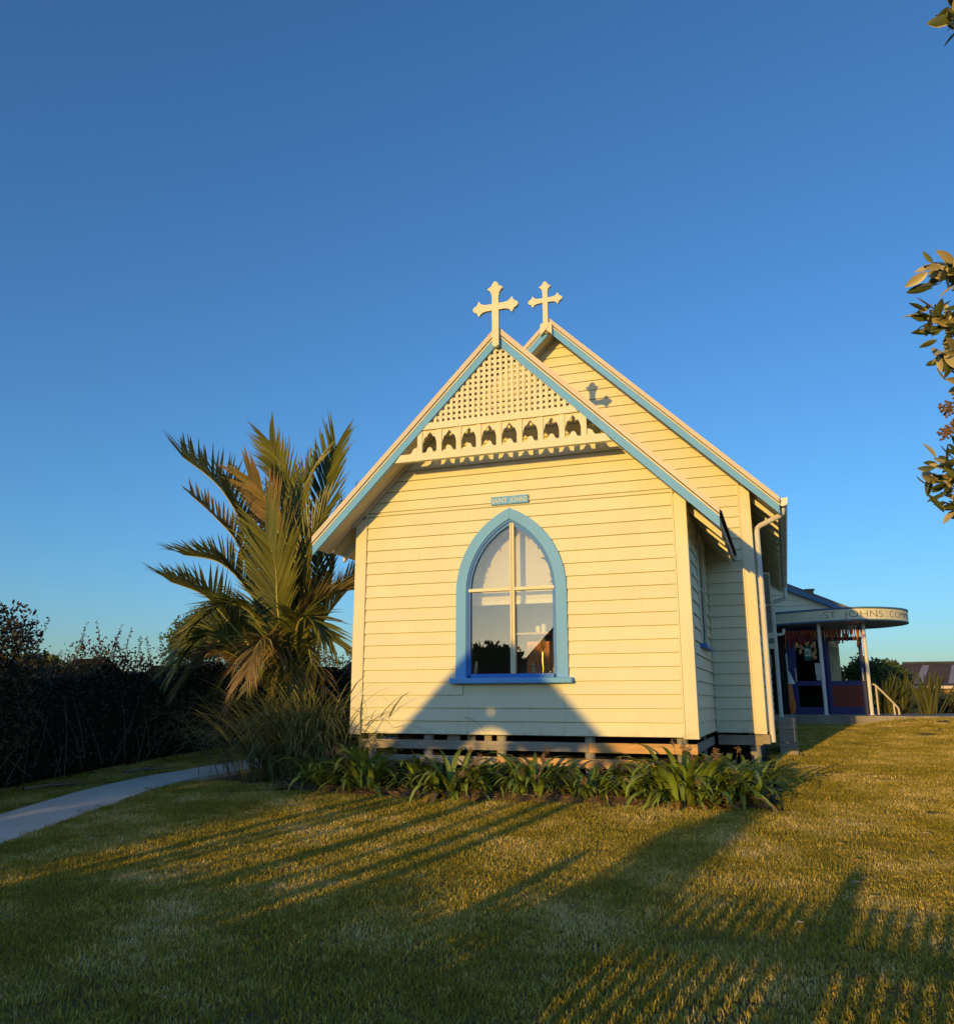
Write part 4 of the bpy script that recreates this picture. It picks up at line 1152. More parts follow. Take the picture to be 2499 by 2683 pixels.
FR = [
 ([B2, (-4.35, 1.3, 1.9), (-4.62, 1.2, 2.75), (-5.20, 1.1, 3.70), (-5.95, 1.0, 4.30)], PALM, .72, (.55, -.2, .8)),
 ([B2, (-4.35, 1.15, 1.7), (-4.70, 1.0, 2.70), (-5.15, .95, 3.2), (-5.63, .9, 3.60)], PALMY, .45, (.5, -.3, .8)),
 ([B2, (-4.40, 1.1, 1.1), (-4.85, .9, 1.66), (-5.20, .85, 1.98), (-5.80, .8, 2.2)], PALM, .62, (.25, -.2, 1)),
 ([B2, (-4.45, 1.5, 1.5), (-4.95, 1.5, 2.2), (-5.45, 1.45, 2.6), (-6.10, 1.4, 2.74)], PALM, .60, (.25, -.3, 1)),
 ([B0, (-4.1, 1.6, 2.2), (-4.25, 1.65, 3.4), (-4.36, 1.6, 3.9), (-4.62, 1.5, 4.55)], PALM, .66, (.15, -1, .25)),
 ([(-3.95, 1.35, .55), (-3.80, .95, 1.1), (-3.84, .8, 1.80), (-3.91, .8, 2.35), (-4.15, .85, 2.9)], PALM, .92, (.05, -1, .1)),
 ([B1, (-3.8, 1.8, 2.1), (-3.80, 1.85, 3.2), (-3.72, 1.85, 3.9), (-3.55, 1.8, 4.45)], PALM, .78, (.1, -1, .2)),
 ([B1, (-3.80, 1.7, 1.2), (-3.62, 1.8, 1.66), (-3.3, 1.9, 2.1), (-2.9, 1.95, 2.50)], PALM, .60, (-.3, -.4, .9)),
 ([B2, (-4.3, 1.7, 2.0), (-4.65, 1.75, 3.2), (-4.95, 1.7, 3.65), (-5.35, 1.65, 4.0)], PALMY, .55, (.3, -.8, .5)),
 ([B1, (-3.75, 2.0, 2.0), (-3.65, 2.2, 3.0), (-3.45, 2.3, 3.5), (-3.1, 2.3, 3.95)], PALMY, .55, (-.3, -.8, .6)),
 ([B0, (-4.05, 1.35, 1.9), (-4.15, 1.25, 2.8), (-4.3, 1.15, 3.35), (-4.6, 1.0, 3.8)], PALMY, .70, (.1, -1, .2)),
 ([B1, (-3.65, 1.3, 1.5), (-3.55, 1.05, 2.3), (-3.40, .95, 2.75), (-3.15, .9, 3.1)], PALM, .66, (-.3, -1, .4)),
 ([B2, (-4.3, 1.9, 1.8), (-4.5, 2.2, 2.8), (-4.85, 2.4, 3.3), (-5.3, 2.5, 3.55)], PALM, .6, (.3, -.5, .7)),
 ([B1, (-3.7, 1.2, 1.1), (-3.5, 1.0, 1.55), (-3.2, .95, 1.85), (-2.8, 1.0, 1.95)], PALMY, .6, (-.1, -.6, .9)),
 ([B0, (-4.05, 1.5, 2.1), (-4.05, 1.55, 3.1), (-4.0, 1.6, 3.7), (-3.85, 1.7, 4.15)], PALM, .6, (-.2, -1, .2)),
 ([B2, (-4.5, 1.0, 1.0), (-4.8, .8, 1.35), (-5.05, .65, 1.3), (-5.3, .5, .95)], PALM, .60, (.2, -.5, 1)),
 ([B0, (-4.1, 1.0, 1.3), (-4.25, .65, 1.7), (-4.5, .4, 1.75), (-4.8, .2, 1.45)], PALM, .62, (.1, -.3, 1)),
 ([B1, (-3.6, 1.0, 1.1), (-3.4, .7, 1.5), (-3.1, .55, 1.5), (-2.75, .5, 1.2)], PALM, .60, (-.1, -.3, 1)),
 ([B0, (-3.9, .9, 1.0), (-3.8, .5, 1.25), (-3.75, .2, 1.1), (-3.7, -.05, .75)], PALMY, .55, (0, -.3, 1)),
 ([B2, (-4.55, 1.2, .9), (-5.0, 1.05, 1.15), (-5.25, .95, 1.0), (-5.5, .85, .65)], PALMY, .55, (.1, -.3, 1)),
]
VEE = {0: 1.2, 1: .9, 2: 1.0, 3: 1.0, 7: .9, 8: .5, 9: .5, 13: .5, 15: .2, 16: .2, 17: .2, 18: .1, 19: .1}
for i, (p, mt_, l0, fc) in enumerate(FR):
    frond(p, mt_, L0=l0 * 1.18, n=70, face=fc, ragged=.22 if mt_ is PALM else .45, seed=i + 1, droop=.14 if i < 15 else .55, ang=.80, w0=.021, vee=VEE.get(i, .35))
DEAD = [((-.45, -.5), .45, -.7), ((-.85, -.2), .9, -.25), ((.35, -.55), .5, -.6), ((-.1, -.7), .7, -.35), ((.6, -.2), .8, -.4), ((-1.0, .2), 1.1, .15), ((-1.05, -.35), 1.3, .45), ((.7, .3), 1.3, .4), ((-.6, -.4), 1.1, .1), ((.55, -.45), 1.2, .3), ((-.3, .6), .9, .0), ((-1.2, -.05), 1.5, .9), ((.2, -.6), 1.3, .55)]
for i, ((dx, dy), h, e) in enumerate(DEAD):
    p0 = Vector(B0); dr_ = random.Random(300 + i)
    frond([p0 + Vector((0, 0, -.1)), p0 + Vector((dx * .45, dy * .45, .35 * h + .1)), p0 + Vector((dx * .9, dy * .9, .42 * h)), p0 + Vector((dx * 1.3, dy * 1.3, e * .55 - .02))], [PALMD, PALM, PALM, PALM][i % 4], L0=dr_.uniform(.45, .8), n=dr_.randint(22, 36), face=(dx * .3, dy * .3, 1), ragged=.85, seed=50 + i, droop=dr_.uniform(.25, .95), ang=dr_.uniform(.8, 1.15), w0=dr_.uniform(.008, .014), vee=dr_.uniform(0, .5))
for i in range(10):      # loose hanging strands
    a = rnd.uniform(2.2, 6.4); r0 = rnd.uniform(.15, .55)
    frond([Vector(B0) + Vector((math.cos(a) * r0 * .3, math.sin(a) * r0 * .3, .1)), Vector(B0) + Vector((math.cos(a) * r0, math.sin(a) * r0, rnd.uniform(.1, .5))), Vector(B0) + Vector((math.cos(a) * r0 * 1.8, math.sin(a) * r0 * 1.8, rnd.uniform(-.5, .1)))], [PALMD, PALM, PALMY][i % 3], L0=rnd.uniform(.25, .5), n=16, ragged=.9, seed=80 + i, droop=.7, ang=.8, w0=.009)

# ------------------------------------------------------------------ tall grass clump
tg = empty('tall_grass_clump', (-3.0, .35, gz(-3, .35))); tag(tg, 'tall arching grass clump at the left corner of the church', 'grass')
m = MB()
for i in range(1250):
    a = rnd.uniform(0, 6.283); rr_ = abs(rnd.gauss(0, .34)); cx = math.cos(a) * rr_ * 1.6; cy = math.sin(a) * rr_ * .7
    az = math.atan2(cy * 1.6 + rnd.gauss(0, .25), cx + rnd.gauss(0, .25)) + rnd.gauss(0, .35)
    strap(m, (cx, cy, -.02), az, rnd.uniform(.8, 1.95), rnd.uniform(.012, .026), rnd.uniform(.95, 1.5), rnd.uniform(1.5, 3.0), segs=8, fold=.3, twist=rnd.uniform(-.3, .3))
b = m.obj('blades', GRASSB, tg); b['kind'] = 'stuff'
m = MB()
for i in range(60):
    a = rnd.uniform(0, 6.283); rr_ = abs(rnd.gauss(0, .4)); strap(m, (math.cos(a) * rr_ * 1.4, math.sin(a) * rr_ * .7, -.01), a + rnd.gauss(0, .5), rnd.uniform(.3, .8), .012, rnd.uniform(.3, 1.0), rnd.uniform(1.5, 3), segs=6)
b = m.obj('dry_blades', PALMD, tg); b['kind'] = 'stuff'

# ------------------------------------------------------------------ strap-leaved plants along the base of the wall
LEAF = []
for i in range(9):
    m = MB(); strap(m, (0, 0, 0), 0, rnd.uniform(.55, .80), rnd.uniform(.066, .092), rnd.uniform(.55, 1.25), rnd.uniform(1.5, 2.9), segs=8, fold=.35, twist=rnd.uniform(-.4, .4))
    LEAF.append((m.mesh('strap_leaf', AGAP, True), m.mesh('strap_leaf_yellow', AGAPY, True)))
PLANTS = [
 (-2.35, -.28, 1.05, 50, 'dark strap leaved plant between the tall grass and the wall corner'),
 (-1.75, -.40, 1.12, 66, 'bushy strap leaved plant at the left end of the front wall'),
 (-1.15, -.22, .85, 36, 'small strap leaved plant beside an upright yellow leaf'),
 (-.62, -.38, 1.05, 56, 'strap leaved plant lit at the foot of the wall left of the window centre'),
 (-.18, -.28, .85, 36, 'low strap leaved plant below the middle of the window'),
 (.35, -.34, .95, 44, 'strap leaved plant with pale flower heads beneath the window'),
 (.98, -.38, .85, 44, 'strap leaved plant with a yellow drooping leaf before the pine base board'),
 (1.52, -.30, .85, 34, 'smaller strap leaved plant left of the big corner clump'),
 (1.98, -.42, 1.18, 84, 'largest strap leaved plant at the right corner of the church'),
 (2.42, -.14, 1.0, 70, 'strap leaved plant sweeping round the right corner onto the lawn'),
 (2.40, .62, .95, 36, 'strap leaved plant growing in the recess beside the nave wall'),
]
for i, (x, y, s, n, lb) in enumerate(PLANTS):
    n = int(n * 1.75)
    p = empty('strap_leaf_plant', (x, y, gz(x, y))); tag(p, lb, 'plant', 'strap leaved plants along the church base')
    for k in range(n):
        a = rnd.uniform(0, 6.283); r0 = abs(rnd.gauss(0, .11)) * s
        yl = rnd.random() < .10
        o = bpy.data.objects.new('leaf', rnd.choice(LEAF)[1 if yl else 0])
        o.location = (math.cos(a) * r0 * 1.5, math.sin(a) * r0 * .8, rnd.uniform(-.02, .10) if not yl else 0)
        sc_ = s * rnd.uniform(.55, .98)
        o.scale = (sc_, sc_ * rnd.uniform(.85, 1.15), sc_ * (.75 if yl else 1))
        o.rotation_euler = (rnd.uniform(-.15, .15), rnd.uniform(-.35, .25) if not yl else rnd.uniform(.1, .7), a + rnd.gauss(0, .3))
        link(o, p)
    m = MB()
    for k in range(int(7 * s)):        # spent flower stalks with seed heads
        a = rnd.uniform(0, 6.283); l = rnd.uniform(.28, .55) * s; le = rnd.uniform(.3, 1.1)
        e = Vector((math.cos(a) * l * math.sin(le), math.sin(a) * l * math.sin(le) - .06, l * math.cos(le) + .05))
        m.tube([(0, 0, 0), e * .5 + Vector((0, 0, .04)), e], [.004, .003, .002], 5, cap=False)
        for q in range(26):
            d = Vector((rnd.gauss(0, 1), rnd.gauss(0, 1), rnd.gauss(0, 1))).normalized() * rnd.uniform(.02, .055)
            c = e + d
            m.tube([e, c], .0012, 3, cap=False); m.lathe([(.001, c.z - .006), (.005, c.z), (.001, c.z + .006)], c.x, c.y, 4)
    m.obj('seed_heads', DRYST, p)
# mulch and dead leaves in the bed
bm_ = MB(); V = []
for i in range(46):
    t = i / 45; x = -2.95 + 5.75 * t
    yf = -.60 + .05 * math.sin(x * 3) + (.25 if x < -2.5 else 0) + max(0, x - 2.2) * .55
    for k in range(6):
        y = yf + (.10 - yf) * k / 5 if x < 2.05 else yf + (1.2 - yf) * k / 5
        V.append((x, y, gzs(x, y) + .008 + (.05 * math.sin(math.pi * min(1, k / 3)) + rnd.uniform(-.012, .02) if 0 < k else -.01)))
F = [(i * 6 + k, i * 6 + 6 + k, i * 6 + 7 + k, i * 6 + 1 + k) for i in range(45) for k in range(5)]
bm_.add(V, F); bed = bm_.obj('garden_bed', LITTER, smooth=True); tag(bed, kind='structure')
P = np.column_stack([rng.uniform(-2.9, 2.75, 5200), -.05 - np.abs(rng.normal(0, .27, 5200)), np.zeros(5200)])
P = P[P[:, 1] > -.72]
P[:, 1] += np.clip(P[:, 0] - 2.1, 0, 1) * .7
P[:, 2] = [gz(a, b) + .02 + abs(rng.normal(0, .035)) for a, b, _ in P]
V, F = leaf_cloud(P, .075, .6, flat=.5, aspect=.16)
lit = link(bpy.data.objects.new('dead_leaf_litter', np_mesh('dead_leaf_litter', V, F, mat('dead_strap_leaf', (.24, .16, .075), rough=.9, var=.3, island=.5)))); tag(lit, 'brown dead leaf litter under the plants', None, None, 'stuff')

# ------------------------------------------------------------------ hedge on the left
HP = crom([(-5.6, -6.0), (-6.2, -3.4), (-6.75, -1.6), (-7.0, 0.6), (-7.0, 3.0), (-6.6, 6.0), (-5.9, 9.0), (-5.0, 12.0), (-3.0, 15)], 8)
hd = empty('hedge', (-7.0, .6, gz(-7, .6))); tag(hd, 'dark clipped hedge with straggling shoots behind the path', 'hedge')
HO = np.array(hd.location)
def hedge_h(s):
    return 1.58 + .14 * math.sin(s * 2.1) + .10 * math.sin(s * 5.3 + 1) + (.18 if s < 1.5 else 0)
pts = []
hn = 30000
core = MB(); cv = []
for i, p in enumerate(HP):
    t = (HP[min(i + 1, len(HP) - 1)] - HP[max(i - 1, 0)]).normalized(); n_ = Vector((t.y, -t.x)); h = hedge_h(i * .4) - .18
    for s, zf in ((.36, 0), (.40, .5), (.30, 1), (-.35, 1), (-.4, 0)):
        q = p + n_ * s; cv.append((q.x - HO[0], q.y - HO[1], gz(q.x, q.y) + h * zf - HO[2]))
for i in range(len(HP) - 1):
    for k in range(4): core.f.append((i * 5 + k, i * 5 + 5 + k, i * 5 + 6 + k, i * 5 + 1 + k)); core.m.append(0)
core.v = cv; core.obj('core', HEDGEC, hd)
for j in range(hn):
    u = rng.random() ** 1.15 * (len(HP) - 1.01); i = int(u); f_ = u - i
    p = HP[i].lerp(HP[i + 1], f_); t = (HP[i + 1] - HP[i]).normalized(); n_ = Vector((t.y, -t.x)); h = hedge_h(u * .4)
    if rng.random() < .62:
        s = .46 + rng.normal(0, .06) + .06 * math.sin(u * 3.1 + 4 * rng.random()); z = h * rng.random() ** .8
    else: s = rng.uniform(-.45, .48); z = h + rng.normal(0, .10) - .02
    q = p + n_ * s; pts.append((q.x, q.y, gz(q.x, q.y) + z))
V, F = leaf_cloud(np.array(pts) - HO, .052, .5, aspect=.55)
fo = link(bpy.data.objects.new('foliage', np_mesh('foliage', V, F, HEDGE)), hd); fo['kind'] = 'stuff'
# bare stems showing in its face, and long shoots above
m = MB()
for i in range(80):
    u = rnd.uniform(2, 40); k = int(u); p = HP[k].lerp(HP[k + 1], u - k); t = (HP[k + 1] - HP[k]).normalized(); n_ = Vector((t.y, -t.x)); q = p + n_ * rnd.uniform(.44, .53)
    z0 = gz(q.x, q.y); l = rnd.uniform(.4, 1.2); a = rnd.gauss(0, .45)
    m.tube([Vector((q.x, q.y, z0 + rnd.uniform(0, .3))) - Vector(HO), Vector((q.x + t.x * a * rnd.uniform(.1, .9) + n_.x * .03, q.y + t.y * a * .5 + n_.y * .03, z0 + l * .6)) - Vector(HO), Vector((q.x + t.x * a, q.y + t.y * a, z0 + l)) - Vector(HO)], [.007, .005, .003], 4, cap=False)
b = m.obj('bare_stems', TWIG, hd); b['kind'] = 'stuff'
LS = MB(); LS.add([(0, 0, 0), (.011, .004, .012), (0, .010, .030), (-.011, .004, .012)], [(0, 1, 2, 3)])
SHO = [(-6.4, -.95, .55, .25), (-6.42, -.80, .50, -.20), (-6.5, -.14, .52, .22), (-6.5, .02, .30, -.1), (-6.52, .42, .55, -.25), (-6.5, .50, .5, .30), (-6.5, .62, .36, .05), (-6.5, .85, .45, .1), (-6.55, 1.25, .32, -.1), (-6.55, 1.5, .3, -.3), (-6.55, 1.8, .38, -.25), (-6.55, 2.0, .4, .1), (-6.5, 2.3, .35, -.2), (-6.5, 2.7, .4, .2), (-6.5, 3.1, .35, -.1), (-6.3, -1.2, .5, .15), (-6.25, -1.35, .4, -.1), (-6.2, -1.6, .5, .2)]
for x, y, l, a in SHO:
    m = MB(); h = hedge_h(1); z0 = gz(x, y) + 1.40 - HO[2]; b0 = Vector((x - HO[0] - .1, y - HO[1], z0)); tot = l + .25
    ptsn = [b0, b0 + Vector((0, a * tot * .3, tot * .5)), b0 + Vector((0, a * tot, tot))]
    m.tube(ptsn, [.006, .004, .002], 4, cap=False)
    for k in range(44):
        t = .2 + .8 * k / 43; c = bez(ptsn, t); d = Vector((rnd.gauss(0, 1), rnd.gauss(0, 1), rnd.uniform(-.2, .9))).normalized(); e = d.cross(Vector((rnd.gauss(0, 1), rnd.gauss(0, 1), rnd.gauss(0, 1)))).normalized(); L_s = rnd.uniform(.03, .058)
        m.add([c, c + d * L_s * .5 + e * L_s * .28, c + d * L_s, c + d * L_s * .5 - e * L_s * .28], [(0, 1, 2, 3)])
    m.obj('shoot', HEDGE, hd)
# taller shrub closing the hedge at the left edge
def shrub(name, label, x, y, radii, n, seed, leaf=.055, mt=HEDGE, group=None, zc=None, cat='shrub', coremat=HEDGEC, core=True):
    t = empty(name, (x, y, gz(x, y))); tag(t, label, cat, group)
    zc = zc if zc is not None else radii[2] * .9
    r = np.random.default_rng(seed)
    q = r.normal(size=(n, 3)); q /= np.linalg.norm(q, axis=1)[:, None]; q[:, 2] = np.where(q[:, 2] < -.6, -q[:, 2], q[:, 2])
    bump_ = 1 + .16 * np.sin(q[:, 0] * 7 + seed) * np.sin(q[:, 1] * 6 + 1) + .12 * np.sin(q[:, 2] * 9 + q[:, 0] * 5)
    P = q * np.array(radii) * (bump_ * (.74 + .3 * r.random(n)))[:, None] + np.array([0, 0, zc])
    V, F = leaf_cloud(P, leaf, .5, aspect=.5, r=r)
    f = link(bpy.data.objects.new('foliage', np_mesh('foliage', V, F, mt)), t); f['kind'] = 'stuff'
    if core:
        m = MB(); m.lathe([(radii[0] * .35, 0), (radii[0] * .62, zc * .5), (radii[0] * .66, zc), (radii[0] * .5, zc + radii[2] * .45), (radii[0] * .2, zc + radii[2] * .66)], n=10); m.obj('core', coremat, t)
    else:
        m = MB(); m.tube([(0, 0, 0), (0, 0, zc + radii[2] * .5)], [.05, .02], 6); m.obj('stem', BARK, t)
    return t
shrub('evergreen_shrub', 'tall dark evergreen shrub at the left edge above the hedge', -6.15, -2.15, (.75, .8, 1.15), 9000, 3, zc=1.15)
# fallen branches below the hedge
for (x, y, a, l, lb) in ((-5.95, -1.35, 1.35, .85, 'pale fallen branch lying on the verge by the path'), (-5.85, .25, 1.2, .8, 'thin fallen branch under the hedge near the palm')):
    o = empty('fallen_branch', (x, y, gz(x, y) + .03)); tag(o, lb, 'branch', 'fallen branches under the hedge')
    m = MB(); dv = Vector((math.cos(a), math.sin(a), .02)); m.tube([dv * 0, dv * l * .3 + Vector((0, .03, .015)), dv * l * .65 + Vector((0, -.02, 0)), dv * l], [.024, .02, .014, .006], 6); m.obj('stem', TWIG, o)
    m = MB(); m.tube([dv * l * .3 + Vector((0, .03, .015)), dv * l * .5 + Vector((-.03, .16, .04)), dv * l * .62 + Vector((-.05, .26, .02))], [.012, .008, .004], 5); m.obj('side_twig', TWIG, o)
# fence posts seen between palm and church
for x, y, lb in ((-3.45, 4.6, 'dark timber fence post glimpsed behind the palm'), (-2.95, 4.7, 'grey timber fence post just left of the church corner')):
    o = empty('fence_post', (x, y, gz(x, y))); tag(o, lb, 'post', 'posts behind the palm')
    m = MB(); m.bev(-.05, .05, -.05, .05, -.2, 1.5, .008); m.obj('shaft', GREYWOOD, o)
    m = MB(); m.bev(-.062, .062, -.062, .062, 1.501, 1.54, .008); m.obj('cap', GREYWOOD, o)

tree('round_tree', 'round dark broadleaf tree behind the palm on the left', (-14.3, 14, gz(0, 14)), 3.2, (-14.3, 14, 2.4), (2.3, 2.0, 1.7), 30000, 30, .11, 21)
tree('distant_tree', 'low dark tree top showing just above the hedge', (-17.6, 9, gz(0, 9)), 2.2, (-17.4, 9, 1.1), (1.7, 1.5, .75), 6000, 12, .16, 22)

# ------------------------------------------------------------------ right background
tree('broadleaf_tree', 'bright green broadleaf tree behind the hall terrace', (6.4, 25.5, .05), 2.0, (6.35, 25.5, 1.15), (1.15, 1.0, 1.05), 9000, 18, .12, 31)
hs = empty('neighbour_house', (10.5, 31, -.05)); tag(hs, 'low neighbouring house with a brown roof and pale skylight strips', 'house')
ROOFB = mat('brown_roof', (.10, .065, .045), rough=.7, var=.12, scale=2); SKYL = mat('skylight_sheet', (.30, .25, .22), rough=.4, var=.1)
m = MB(); rx0, rx1 = 7.1, 18.0
def RP(u, v):   # u along house 0..1, v up the slope 0..1
    x = rx0 + (rx1 - rx0) * u + v * .95 * (1 - u); return (x - 10.5, 29.5 + v * 3.0 - 31, 1.02 + v * 1.0 + .05)
m.add([RP(0, 0), RP(1, 0), RP(1, 1), RP(0, 1)], [(0, 1, 2, 3)]); m.add([(p[0], p[1], p[2] - .06) for p in (RP(0, 0), RP(1, 0), RP(1, 1), RP(0, 1))], [(3, 2, 1, 0)])
m.add([RP(0, 1), RP(1, 1), (RP(1, 1)[0], 4.4, 1.07), (RP(0, 0)[0], 4.4, 1.07)], [(0, 1, 2, 3)]); m.add([RP(0, 0), RP(0, 1), (RP(0, 0)[0], 4.4, 1.07)], [(0, 1, 2)])
rf = m.obj('roof', ROOFB, hs)
for u in (.085, .20, .33, .47):
    w = .028; a, b, c, d = [Vector(RP(uu, vv)) + Vector((0, -.004, .012)) for uu, vv in ((u, .06), (u + w, .06), (u + w, .9), (u, .9))]
    m = MB(); m.add([a, b, c, d], [(0, 1, 2, 3)]); m.obj('skylight', SKYL, rf)
m = MB(); p0, p1 = Vector(RP(0, 1)), Vector(RP(1, 1)); m.tube([p0 + Vector((0, 0, .02)), p1 + Vector((0, 0, .02))], .07, 6); m.obj('ridge_cap', IRON, rf)
m = MB(); m.box(rx0 - 10.5, rx1 - 10.5, -1.56, -1.50, .93, 1.045); m.obj('fascia', CAPM, hs)
m = MB(); m.box(rx0 - 10.2, rx1 - 10.5, -1.2, 4.2, 0, 1.0); m.obj('wall', mat('ochre_wall', (.30, .21, .08), var=.1), hs)
def flax(x, y, n, l, lb, seed, spread=.5):
    r = random.Random(seed); t = empty('flax_plant', (x, y, .06)); tag(t, lb, 'plant', 'flax plants by the terrace')
    m = MB()
    for i in range(n):
        a = r.uniform(0, 6.283); q = abs(r.gauss(0, .12)); strap(m, (math.cos(a) * q, math.sin(a) * q, -.03), a + r.gauss(0, .3), l * r.uniform(.6, 1.1), r.uniform(.06, .10), 1.5 - abs(r.gauss(0, spread)), r.uniform(.0, .45), segs=5, fold=.6)
    o = m.obj('blades', FLAX, t); o['kind'] = 'stuff'
flax(6.25, 13.6, 42, 1.15, 'sunlit flax plant with upright blades right of the handrail', 41, .28)
flax(5.45, 14.6, 60, 1.1, 'dark flax plant just behind the handrail', 42, .45)
flax(5.9, 15.2, 50, 1.1, 'shaded flax plant between the handrail and the sunlit flax', 43, .5)
flax(7.35, 13.3, 26, .5, 'short flax tuft at the right edge by the low hedge', 44, .6)
lh = shrub('low_hedge', 'low rounded hedge with a pale sunlit top at the right edge', 7.9, 18.0, (1.3, .7, .42), 9000, 45, leaf=.06, mt=mat('pale_hedge_leaf', (.12, .14, .05), island=.5, var=.3), zc=.25, cat='hedge')
shrub('broadleaf_shrub', 'loose leafy shrub seen through the glass door', 5.35, 19.0, (1.0, .8, 1.0), 5000, 46, leaf=.10, mt=TREEL, zc=.65, core=False)

# ------------------------------------------------------------------ tree reaching in from the right edge
et = empty('coastal_tree', (6.2, -6.6, gz(6.2, -6.6))); tag(et, 'leathery leaved tree reaching in from the right edge', 'tree')
EO = Vector(et.location)
CL = [((3.80, -5.70, 2.10), 17), ((3.86, -5.66, 1.95), 17), ((3.84, -5.80, 2.27), 12), ((3.93, -5.60, 1.87), 15), ((3.79, -5.50, 1.44), 16), ((3.86, -5.46, 1.34), 16), ((3.88, -5.50, 1.52), 10), ((3.99, -5.45, 1.27), 14), ((3.925, -6.34, 3.075), 10), ((4.15, -5.7, 2.3), 16), ((4.1, -5.5, 1.7), 14), ((4.3, -5.8, 2.7), 16), ((4.5, -5.5, 2.0), 16), ((4.4, -6.2, 3.2), 16), ((4.7, -5.9, 3.4), 16)]
m = MB()
m.tube([(0, 0, -.2), (-.15, .1, .9), (-.5, .3, 1.9), (-.9, .5, 2.9), (-1.2, .6, 4.0)], [.16, .13, .11, .08, .04], 10); tk = m.obj('trunk', BARK, et)
LFM = []
for i in range(5):
    mb = MB(); Lh = rnd.uniform(.085, .115); wv = Lh * rnd.uniform(.17, .22); cu = rnd.uniform(-.25, .35); vs = []
    for k in range(7):
        t = k / 6; w = wv * math.sin(math.pi * (t * .93 + .05)) ** .8 if 0 < k < 6 else .002
        z = cu * Lh * t * t * -.5; vs += [(Lh * t + .012, w, z + w * .35), (Lh * t + .012, 0, z), (Lh * t + .012, -w, z + w * .35)]
    mb.add(vs, [(3 * k + a, 3 * k + 3 + a, 3 * k + 4 + a, 3 * k + 1 + a) for k in range(6) for a in (0, 1)]); LFM.append(mb.mesh('leathery_leaf', POHU, True))
EXTRA = MB()
for ci_, (c, n) in enumerate(CL):
    c = Vector(c) - EO
    if ci_ >= 9: n = 0
    if ci_ < 9: c = c - Vector((.939, .344, 0)) * .045 - Vector((0, 0, .085)); n = 30
    root = Vector((-.5, .3, 1.9)) if c.z < 3.1 else Vector((-.9, .5, 2.9))
    ax = (c - root).normalized()
    m = MB(); m.tube([root, root.lerp(c, .55) + Vector((0, 0, -.12)), c - ax * .02], [.03, .014, .005], 6); m.obj('branch', BARK, et)
    for k in range(n + 34):
        d = (ax * rnd.uniform(-.35, 1.0) + Vector((rnd.gauss(0, 1), rnd.gauss(0, 1), rnd.gauss(0, 1))).normalized() * .95).normalized()
        o = bpy.data.objects.new('leaf', rnd.choice(LFM)); o.location = c - ax * rnd.uniform(-.02, .16) + Vector((rnd.gauss(0, .02), rnd.gauss(0, .02), rnd.gauss(0, .035)))
        qn = d.to_track_quat('X', 'Z'); o.rotation_mode = 'QUATERNION'
        from mathutils import Quaternion
        o.rotation_quaternion = qn @ Quaternion((1, 0, 0), rnd.uniform(-1.3, 1.3) + (math.pi if rnd.random() < .55 else 0))
        s = rnd.uniform(.65, 1.0); o.scale = (s, s, s)
        if k < n: link(o, et)
        else:
            o.matrix_basis = Matrix.LocRotScale(o.location, o.rotation_quaternion, o.scale); EXTRA.add([o.matrix_basis @ v.co for v in o.data.vertices], [tuple(p.vertices) for p in o.data.polygons]); bpy.data.objects.remove(o)
ex = EXTRA.obj('foliage', POHU, et, True); ex['kind'] = 'stuff'
for c in ((3.845, -5.60, 1.70), (3.87, -5.59, 1.63), (3.83, -5.58, 1.60), (3.90, -5.62, 1.76), (3.9, -5.57, 1.55)):
    c = Vector(c) - EO - Vector((.939, .344, 0)) * .05 - Vector((0, 0, .06)); m = MB(); root = Vector((-.5, .3, 1.9)); m.tube([root.lerp(c, .6), c], [.008, .003], 5)
    for k in range(60):
        d = Vector((rnd.gauss(0, 1), rnd.gauss(0, 1), rnd.gauss(0, 1))).normalized(); e = c + d * rnd.uniform(.008, .038); m.lathe([(.001, e.z - .006), (.007, e.z), (.001, e.z + .006)], e.x, e.y, 5)
    m.obj('seed_head', SEEDB, et)

# ------------------------------------------------------------------ behind the camera: what casts the shadows and shows in the glass
# picket fence
FY = -10.35
pf = empty('picket_fence', (1.6, FY, gz(1.6, FY))); tag(pf, 'white picket fence along the street side of the lawn', 'fence')
m = MB(); m.prism([(-.031, 0), (.031, 0), (.031, 1.00), (0, 1.045), (-.031, 1.00)], -.01, .01, 'y'); PK = m.mesh('picket', TRIMW)
for i in range(64):
    o = bpy.data.objects.new('picket', PK); o.location = (-1.45 + .097 * i, 0, .03 + rnd.uniform(-.004, .004)); link(o, pf)
for z0, z1 in ((.30, .37), (.86, .935)):
    m = MB(); m.box(-1.5, 4.75, .0105, .055, z0, z1); m.obj('rail', TRIMW, pf)
for x in (-1.56, .42, 2.4, 4.4):
    m = MB(); m.bev(x - .055, x + .055, .056, .166, -.2, 1.12, .006); m.prism([(x - .065, 1.121), (x + .065, 1.121), (x, 1.19)], .046, .176, 'y'); m.obj('post', TRIMW, pf)
